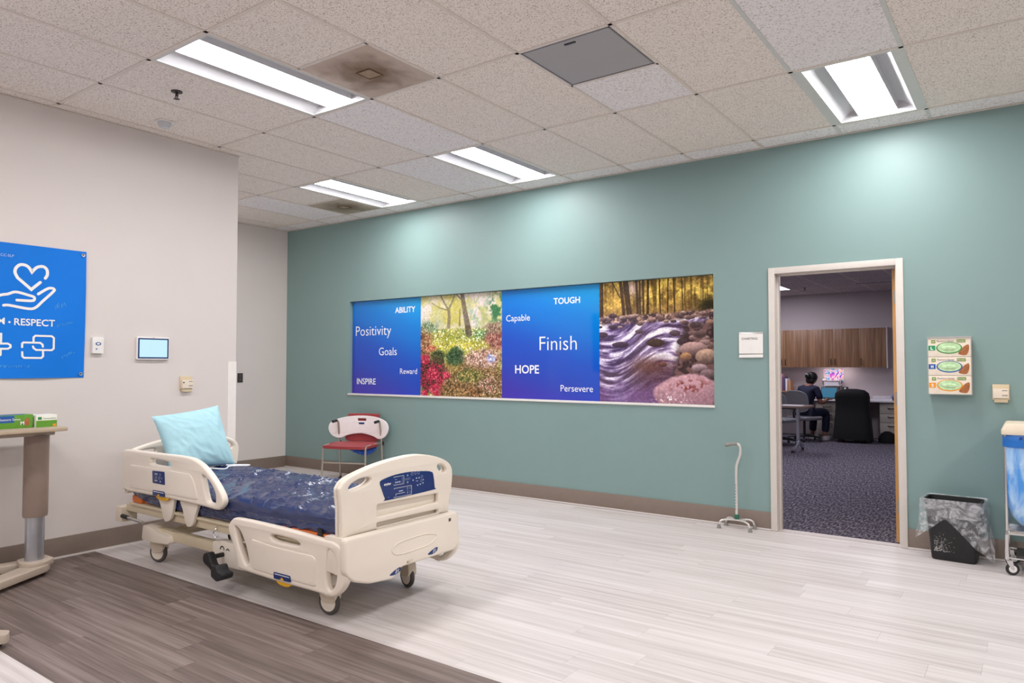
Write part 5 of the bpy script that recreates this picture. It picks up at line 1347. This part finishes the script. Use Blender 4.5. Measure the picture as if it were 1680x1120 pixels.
tx = [OX0] + [3.10 + GX * k for k in range(-2, 8) if OX0 < 3.10 + GX * k < OX1] + [OX1]
ty = [.14] + [y for y in (.40, 1.62, 2.84, 4.06, 5.28, 6.50, 7.72)] + [OY]
olights = {(3, 6): 'dim office troffer just inside the door opening, upper left', (4, 2): 'office ceiling troffer hidden above the doorway', (7, 4): 'office ceiling troffer hidden behind the right jamb', (2, 2): 'office ceiling troffer hidden left of the doorway'}
OC = {}
def otile(x0, x1, y0, y1):
    key = (round(x1 - x0, 3), round(y1 - y0, 3))
    if key not in OC:
        w, l = (x1 - x0) / 2 - .010, (y1 - y0) / 2 - .010
        b = MB(); b.box(-w, w, -l, l, 0, .015); me = b.mesh('ceiling_tile'); me.materials.append(MATS['office_tile']); OC[key] = me
    o = bpy.data.objects.new('ceiling_tile', OC[key]); COL.objects.link(o); o.parent = oc; o.location = ((x0 + x1) / 2, (y0 + y1) / 2, OH)
OTM = troffer_meshes(0.022, 'office_lens_glow', 0.262)
for i in range(len(tx) - 1):
    for j in range(len(ty) - 1):
        if (i, j) in olights and abs(tx[i + 1] - tx[i] - GX) < .01:
            t = thing('ceiling_light', olights[(i, j)], 'ceiling light', ((tx[i] + tx[i + 1]) / 2, (ty[j] + ty[j + 1]) / 2, OH), 0, 'office troffer lights')
            for nme, me in OTM:
                o = bpy.data.objects.new(nme, me); COL.objects.link(o); o.parent = t
            continue
        otile(tx[i], tx[i + 1], ty[j], ty[j + 1])
b = MB()
for x in tx[1:-1]: b.box(x - .009, x + .009, .14, OY, OH - .001, OH + .004)
for y in ty[1:-1]: b.box(OX0, OX1, y - .009, y + .009, OH - .002, OH + .003)
o = b.build('ceiling_tee_grid', 'tee_paint', oc); o['kind'] = 'stuff'
t = thing('linear_diffuser', 'long slot air diffuser in the office ceiling', 'vent', (5.15, 7.25, OH))
b = MB(); b.box(-.30, .30, -.06, .06, -.006, 0); b.build('frame', 'white_trim', t)
b = MB(); b.box(-.28, .28, -.03, -.01, -.009, -.005); b.build('slot', 'dark_metal', t)
b = MB(); b.box(-.28, .28, .01, .03, -.009, -.005); b.build('slot', 'dark_metal', t)
t = thing('sprinkler_head', 'tiny sprinkler head under the office ceiling', 'sprinkler', (3.98, 7.50, OH))
b = MB(); b.lathe([(.03, 0), (.03, -.006), (.01, -.01), (.01, -.045)], 14); b.build('body', 'dark_metal', t)
b = MB(); b.lathe([(.022, -.045), (.022, -.05)], 14); b.build('deflector', 'dark_metal', t)

# wall cabinets
P('handle_dark', '#3b3330', 0.35, 0.7); P('ped_beige', '#a39a92', 0.5, var=0.03); P('desk_white', '#e5dfe2', 0.3, var=0.02); P('cab_side', '#cfc6c2', 0.5)
def wall_cabinet(label, x0, x1, ndoor, handles):
    t = thing('overhead_cabinet', label, 'cabinet', (x0, 8.5, 1.32), 0, 'wall cabinets in the office')
    w = x1 - x0; b = MB(); b.box(.001, w - .001, .02, .349, .035, .73); b.build('carcass', 'cab_side', t, bevel=.001)
    dw = w / ndoor
    for k in range(ndoor):
        b = MB(); b.box(k * dw + .002, (k + 1) * dw - .002, 0, .019, .002, .728); d = b.build('door', 'cabinet_wood', t, bevel=.001)
        hx = k * dw + (dw - .035 if handles[k] == 'r' else .035)
        b = MB(); b.tube(smooth_open([(hx, 0, .05), (hx, -.028, .065), (hx, -.028, .145), (hx, 0, .16)], 4), .006, 8); b.build('handle', 'handle_dark', d)
wall_cabinet('wood-fronted wall cabinet at the left, partly behind the door frame', 2.87, 3.78, 2, 'rl'); wall_cabinet('wood-fronted double wall cabinet in the middle above the poster', 3.78, 4.68, 2, 'rl'); wall_cabinet('wood-fronted single wall cabinet at the right end', 4.68, 5.14, 1, 'l')
b = MB(); b.box(0, .02, 0, .37, 0, .75); o = b.build('cabinet_end_panel', 'cab_side', None, loc=(5.141, 8.48, 1.31)); tag(o, 'pale end panel closing the row of wall cabinets', 'panel')
t = thing('under_cabinet_light', 'bright strip light under the middle wall cabinet', 'lamp', (4.25, 8.62, 1.3545))
b = MB(); b.box(-.30, .30, -.04, .04, -.012, 0); b.build('housing', 'white_plastic', t)
b = MB(); b.box(-.28, .28, -.025, .025, -.020, -.012); b.build('tube', 'tube_glow', t)
# desk run
b = MB(); b.box(0, 3.0, 0, .595, 0, .032); o = b.build('worktop', 'desk_white', None, loc=(2.6, 8.25, .695), bevel=.003); tag(o, 'long pale desk worktop along the office back wall', 'worktop')
def pedestal(label, x):
    t = thing('drawer_pedestal', label, 'drawers', (x, 8.30, 0), 0, 'drawer pedestals under the office worktop')
    b = MB(); b.box(0, .41, .02, .52, .05, .69).box(.01, .40, .03, .51, 0, .05); b.build('body', 'ped_beige', t, bevel=.002)
    for z0, z1 in ((.065, .325), (.332, .485), (.492, .640)):
        b = MB(); b.box(.004, .406, 0, .02, z0, z1); d = b.build('drawer', 'ped_beige', t, bevel=.002)
        b = MB(); b.tube(smooth_open([(.135, 0, z1 - .045), (.15, -.022, z1 - .055), (.26, -.022, z1 - .055), (.275, 0, z1 - .045)], 4), .007, 8); b.build('handle', 'handle_dark', d)
    b = MB(); b.cyl((.36, .0195, .665), (.36, .012, .665), .012, n=12); b.build('lock', 'black_plastic', t)
pedestal('beige three-drawer pedestal next to the seated person', 3.95); pedestal('beige three-drawer pedestal beside the right door jamb', 5.04)
# things on and above the desk
DT = .727
t = thing('laptop', 'open laptop with a teal screen on the office desk', 'laptop', (4.12, 8.40, DT), math.radians(-8))
emitter('laptop_glow', '#14688a', 0.4, 0.03)
b = MB(); b.box(-.15, .15, -.10, .12, 0, .014); b.build('keyboard_half', 'dark_metal', t, bevel=.003)
Ml = Matrix.Translation((0, .12, .014)) @ Matrix.Rotation(math.radians(-14), 4, 'X')
b = MB(); b.box(-.15, .15, -.004, .006, 0, .205, Ml); b.build('lid', 'black_plastic', t, bevel=.002)
b = MB(); b.box(-.142, .142, -.006, -.003, .008, .197, Ml); b.build('screen', 'laptop_glow', t)
def art_mat(name):
    m, nt, N, L, bs = new_mat(name); tc = N.new('ShaderNodeTexCoord'); n = N.new('ShaderNodeTexNoise'); n.inputs['Scale'].default_value = 7; n.inputs['Detail'].default_value = 2; n.inputs['Distortion'].default_value = 2.5
    L.new(tc.outputs['Object'], n.inputs['Vector']); r = N.new('ShaderNodeValToRGB'); r.color_ramp.interpolation = 'CONSTANT'; e = r.color_ramp.elements
    for p_, c_ in ((.30, '#3ba7e0'), (.40, '#e9e4f2'), (.46, '#f08a2d'), (.50, '#f7f2ea'), (.55, '#c94fd0'), (.62, '#2f56c0'), (.70, '#e65fa8')):
        q = e.new(p_); q.color = lin(c_)
    L.new(n.outputs['Fac'], r.inputs['Fac']); L.new(r.outputs['Color'], bs.inputs['Base Color']); bs.inputs['Roughness'].default_value = .6
art_mat('poster_print')
b = MB(); b.box(0, .36, -.003, 0, 0, .30); o = b.build('poster', 'poster_print', None, loc=(3.98, OY, .99)); tag(o, 'colourful abstract poster on the office wall under the cabinet', 'poster')
t = thing('letter_tray', 'white stacked letter tray behind the laptop', 'tray', (4.17, 8.71, DT))
for z in (.13, .24, .34):
    b = MB(); b.box(-.15, .15, -.12, .12, z, z + .008).box(-.15, -.144, -.12, .12, z + .008, z + .035).box(.144, .15, -.12, .12, z + .008, z + .035); b.build('tier', 'white_plastic', t)
for x in (-.146, .146):
    for y in (-.11, .11): b = MB(); b.cyl((x, y, 0), (x, y, .345), .005, n=8); b.build('post', 'dark_metal', t)
P('paper', '#e9e3ea', 0.7); P('pink_card', '#e9a9bb', 0.6); P('mauve', '#8d5a6c', 0.6); P('tan_card', '#b98a66', 0.6); P('violet', '#5d4a6a', 0.6); P('sky_card', '#2f86d8', 0.5)
b = MB(); b.box(-.13, .13, -.10, .11, .249, .325); b.build('paper_pile', 'paper', t)
t = thing('desk_phone', 'small dark phone on a stand beside the letter tray', 'phone', (4.44, 8.52, DT))
b = MB(); b.box(-.09, .09, -.08, .08, 0, .03); b.build('base', 'black_plastic', t, bevel=.006)
b = MB(); b.box(-.012, .012, .0, .03, .03, .20); b.build('stand', 'black_plastic', t); b = MB(); b.box(-.05, .05, -.03, .0, .17, .23); b.build('handset', 'black_plastic', t, bevel=.01); b = MB(); b.box(-.02, .012, -.032, -.029, .185, .215); b.build('display', 'white_plastic', t)
b = MB(); b.box(0, .13, 0, .012, 0, .24); o = b.build('pink_notice', 'pink_card', None, loc=(3.83, 8.42, DT), bevel=.002); tag(o, 'upright pink notice card next to the laptop', 'card')
t = thing('desk_shelf', 'low wooden desk shelf holding binders behind the person', 'shelf', (3.30, 8.62, DT))
P('tan_wood', '#9a7250', 0.5)
b = MB(); b.box(-.28, .28, -.15, .15, .11, .135); b.build('board', 'tan_wood', t, bevel=.002)
for x in (-.27, .25): b = MB(); b.box(x, x + .02, -.15, .15, 0, .11); b.build('side', 'tan_wood', t)
for k, (dx, w, h, mt, lab) in enumerate(((-.14, .05, .24, 'mauve', 'dark mauve binder at the left of the desk shelf'), (-.08, .07, .33, 'pink_card', 'tall pink binder on the desk shelf'), (0.0, .045, .27, 'violet', 'violet binder right of the tall pink one'), (.055, .035, .24, 'paper', 'thin white binder between the violet and tan ones'), (.10, .05, .20, 'tan_card', 'short tan binder near the person\'s back'))):
    b = MB(); b.box(0, w, -.11, .11, 0, h); o = b.build('binder', mt, None, loc=(3.30 + dx, 8.60, DT + .135), bevel=.003); tag(o, lab, 'binder', 'binders on the desk shelf')
t = thing('paper_stack', 'loose white paper stack on the desk by the right jamb', 'paper', (5.08, 8.48, DT))
for k, (w, a) in enumerate(((.16, 0.0), (.155, .04), (.15, -.03))):
    b = MB(); b.box(-w, w, -.15, .15, .024 * k, .024 * k + .022, Matrix.Rotation(a, 4, 'Z')); b.build('sheet_bundle', 'paper', t)
b = MB(); b.loft([oval(0, 0, .03, .03, 0, 8), oval(.004, .0, .05, .04, .05, 8), oval(-.006, .004, .04, .045, .10, 8), oval(0, 0, .015, .015, .125, 8)]); o = b.build('blue_wrapper', 'sky_card', None, loc=(5.285, 8.42, DT)); tag(o, 'small bright blue crumpled wrapper at the desk end', 'wrapper')

# office chairs
P('chair_mesh', '#6d6b70', 0.7, var=0.1, vscale=60); P('chair_grey', '#77767c', 0.4); P('black_cloth', '#060608', 0.85, var=0.15)
def office_chair(label, loc, rz, group='office chairs'):
    t = thing('office_chair', label, 'chair', loc, rz, group)       # faces local +y
    for k in range(5):
        a = 2 * PI * k / 5 + .3; c_, s_ = math.cos(a), math.sin(a)
        b = MB(); b.tube([(0, 0, .10), (c_ * .15, s_ * .15, .095), (c_ * .28, s_ * .28, .07)], [.025, .02, .014], 8); lg = b.build('base_leg', 'black_plastic', t)
        b = MB(); b.lathe([(.012, -.02), (.028, -.014), (.028, .014), (.012, .02)], 14, M=Matrix.Translation((c_ * .28, s_ * .28, .0285)) @ Matrix.Rotation(a + .5, 4, 'Z') @ Matrix.Rotation(PI / 2, 4, 'X')).cyl((c_ * .28, s_ * .28, .05), (c_ * .28, s_ * .28, .08), .008, n=8); b.build('caster', 'black_rubber', lg)
    b = MB(); b.cyl((0, 0, .08), (0, 0, .38), .022, n=14); b.build('gas_lift', 'black_plastic', t)
    b = MB(); b.loft([[(x * s, y * s, z) for x, y in smooth_closed([(-.23, -.2), (0, -.23), (.23, -.2), (.245, 0), (.22, .22), (0, .25), (-.22, .22), (-.245, 0)], 4)] for s, z in ((.8, .375), (.98, .39), (1.0, .425), (.92, .445))]); b.build('seat', 'chair_grey', t)
    bo = smooth_closed([(-.20, .56), (-.235, .68), (-.22, .82), (-.13, .885), (0, .895), (.13, .885), (.22, .82), (.235, .68), (.20, .56), (0, .53)], 4)
    curved_plate(bo, None, lambda x, z: -.235 + .8 * x * x - .10 * (z - .6), .02, 'backrest', 'chair_mesh', t)
    ring = [(x * 1.02, -.235 + .8 * x * x - .10 * (z - .6), .70 + (z - .70) * 1.02) for x, z in bo]
    b = MB(); b.tube(ring, .012, 8, closed=True); b.build('back_frame', 'chair_grey', t)
    b = MB(); b.tube(smooth_open([(0, -.12, .37), (0, -.25, .39), (0, -.285, .50), (0, -.262, .62)], 5), .018, 8); b.build('back_post', 'black_plastic', t)
    return t
office_chair('empty grey office chair behind the small table', (3.72, 6.75, 0), -.25)
office_chair('grey office chair the person in navy sits on', (3.93, 7.55, 0), -.42)
t = office_chair('office chair draped in black at the desk', (4.70, 7.92, 0), .05, 'office chairs')
b = MB()
def drape(s, z, dy=0): return [(x * s, y * s * .8 + dy, z) for x, y in smooth_closed([(-.25, -.30), (0, -.34), (.25, -.30), (.28, -.12), (.25, .02), (0, .04), (-.25, .02), (-.28, -.12)], 5)]
b.loft([drape(1.08, .06), drape(1.10, .12), drape(1.05, .30), drape(.99, .50), drape(.95, .68), drape(.97, .80, -.04), drape(.92, .87, -.06), drape(.70, .925, -.10), drape(.25, .945, -.14)])
o = b.build('draped_coat', 'black_cloth', None, loc=(4.70, 7.86, 0), angle=70); tag(o, 'long black coat hung over the office chair back', 'coat')
b = MB(); b.loft([oval(0, 0, .13, .12, 0, 16), oval(0, 0, .15, .13, .06, 16), oval(.01, 0, .11, .10, .16, 16), oval(.0, 0, .04, .04, .20, 16)]); o = b.build('dark_bag', 'black_cloth', None, loc=(5.20, 8.02, 0)); tag(o, 'dark bag on the carpet beside the draped chair', 'bag')

# small table with silver pedestal leg
t = thing('side_table', 'small wood-edged table with a silver pedestal leg inside the office', 'table', (4.26, 5.82, 0))
P('table_edge', '#6b5750', 0.5)
b = MB(); b.prism(rpoly([(-.95, -.30), (.14, -.30), (.21, -.18), (.21, .18), (.14, .30), (-.95, .30)], .05, 4), .690, .722, XY(0)); b.build('top', 'table_edge', t, bevel=.004)
b = MB(); b.loft([oval(0, 0, .028, .04, .10, 16), oval(0, 0, .026, .036, .69, 16)]); b.build('leg', 'alu', t)
for s in (-1, 1):
    b = MB(); b.tube(smooth_open([(0, 0, .16), (.01, s * .06, .12), (.0, s * .22, .055), (-.01, s * .30, .04)], 5), [.03] * 6 + [.026] * 5 + [.02] * 5, 10); b.build('foot', 'alu', t)
    b = MB(); b.lathe([(.012, 0), (.024, .006), (.024, .036), (.012, .042)], 12, (-.01, s * .30, 0)); b.build('caster', 'black_rubber', t)
b = MB(); b.box(-.6, 0, -.02, .02, .66, .69); b.build('beam', 'dark_metal', t)
b = MB(); b.box(-.15, .15, -.10, .10, 0, .006); o = b.build('paper_sheet', 'paper', None, loc=(4.20, 5.78, .7225)); tag(o, 'white paper lying on the small office table', 'paper')

# ------------------------------------------------------------------ the seated person
P('skin', '#8a5a48', 0.55, var=0.04); P('scrubs', '#0b1030', 0.8, var=0.1); P('hair_dark', '#14100f', 0.5, var=0.2); P('shoe_white', '#b9b4b8', 0.5); P('hair_clip', '#c9c4c8', 0.4)
def skin_mesh(name, nodes, edges, mat, parent, sub=2, root=0):
    me = bpy.data.meshes.new(name); me.from_pydata([n_[0] for n_ in nodes], edges, [])
    o = bpy.data.objects.new(name, me); COL.objects.link(o)
    o.modifiers.new('skin', 'SKIN'); ss = o.modifiers.new('sub', 'SUBSURF'); ss.levels = sub; ss.render_levels = sub
    sv = me.skin_vertices[0].data
    for k, n_ in enumerate(nodes):
        rr_ = n_[1]; sv[k].radius = rr_ if isinstance(rr_, tuple) else (rr_, rr_)
        sv[k].use_root = (k == root)
    dg = bpy.context.evaluated_depsgraph_get(); me2 = bpy.data.meshes.new_from_object(o.evaluated_get(dg))
    bpy.data.objects.remove(o); bpy.data.meshes.remove(me); finish(me2, 80)
    return link(name, me2, mat, parent)
pr = thing('person', 'person with dark tied hair in a navy top seated at the office desk', 'person', (3.93, 7.60, 0), math.radians(-23))   # faces local +y
nodes = [((0, 0, .53), .11), ((0, .03, .68), .105), ((0, .09, .84), .115), ((0, .13, .95), .075), ((0, .165, 1.01), .045), ((0, .20, 1.05), .05), ((0, .235, 1.10), .085), ((0, .235, 1.155), .082), ((0, .21, 1.195), .06)]
edges = [(k, k + 1) for k in range(8)]
def chain(start, pts):
    k = start
    for p_ in pts:
        nodes.append(p_); edges.append((k, len(nodes) - 1)); k = len(nodes) - 1
    return k
nodes.append(((0, .325, 1.09), .014)); edges.append((6, len(nodes) - 1))       # nose
for s in (-1, 1):
    nodes.append(((s * .082, .22, 1.105), .014)); edges.append((6, len(nodes) - 1))   # ears
for s in (-1, 1):
    h = chain(3, [((s * .15, .12, .925), .06), ((s * .20, .12, .83), .048), ((s * .225, .14, .68), .040), ((s * .20, .28, .70), .036), ((s * .16, .40, .735), .026), ((s * .15, .455, .742), .030)])
    for q in range(4):
        ox = (q - 1.5) * .017; ln_ = (.062, .075, .07, .055)[q]
        chain(h, [((s * .15 + ox, .485, .744), .0085), ((s * .15 + ox * 1.1, .485 + ln_ * .55, .742), .008), ((s * .15 + ox * 1.15, .485 + ln_, .732), .007)])
    chain(h, [((s * .15 - s * .036, .455, .742), .010), ((s * .15 - s * .052, .485, .738), .0085), ((s * .15 - s * .056, .51, .734), .0075)])
    chain(0, [((s * .10, .06, .50), .085), ((s * .12, .26, .505), .075), ((s * .13, .42, .50), .060), ((s * .13, .41, .30), .055), ((s * .13, .38, .10), .035), ((s * .13, .40, .045), .036), ((s * .135, .50, .03), .030)])
body = skin_mesh('body', nodes, edges, 'skin', pr)
tn = [((0, -.01, .50), .135), ((0, .02, .68), .130), ((0, .085, .84), .142), ((0, .125, .945), .098), ((0, .15, .985), .062)]; te = [(0, 1), (1, 2), (2, 3), (3, 4)]
for s in (-1, 1):
    k0 = len(tn); tn += [((s * .155, .118, .92), .075), ((s * .205, .122, .83), .064), ((s * .222, .135, .735), .060)]; te += [(3, k0), (k0, k0 + 1), (k0 + 1, k0 + 2)]
skin_mesh('scrub_top', tn, te, 'scrubs', pr)
tn = [((0, -.01, .525), .13)]; te = []
for s in (-1, 1):
    k0 = len(tn); tn += [((s * .10, .06, .505), .098), ((s * .12, .26, .51), .088), ((s * .13, .425, .50), .075), ((s * .13, .415, .30), .070), ((s * .13, .39, .13), .065)]; te += [(0, k0)] + [(k0 + q, k0 + q + 1) for q in range(4)]
skin_mesh('scrub_trousers', tn, te, 'scrubs', pr)
b = MB(); b.ball((0, .205, 1.145), (.098, .108, .098), 20, 14).ball((0, .10, 1.165), (.055, .05, .055), 14, 10).ball((0, .16, 1.085), (.085, .06, .075), 16, 10); b.build('hair', 'hair_dark', pr, angle=80)
b = MB(); b.tube([(-.03 + .06 * k / 6, .058 - .012 * math.sin(PI * k / 6), 1.185 + .02 * math.sin(PI * k / 6)) for k in range(7)], .007, 8); b.build('hair_clip', 'hair_clip', pr)
for s in (-1, 1):
    b = MB(); b.ball((s * .035, .312, 1.118), (.010, .006, .006), 10, 6); b.build('eye', 'hair_dark', pr)
b = MB(); b.ball((0, .312, 1.055), (.022, .006, .005), 10, 6); b.build('mouth', 'mauve', pr)
for s in (-1, 1):
    b = MB(); b.loft([[(s * .133 + x, .46 + y, z) for x, y in smooth_closed([(-.045 * sc, -.10), (.045 * sc, -.10), (.05 * sc, .06), (.0, .12), (-.05 * sc, .06)], 4)] for sc, z in ((1, 0), (1.05, .02), (.9, .055), (.6, .075))]); b.build('shoe', 'shoe_white', pr)
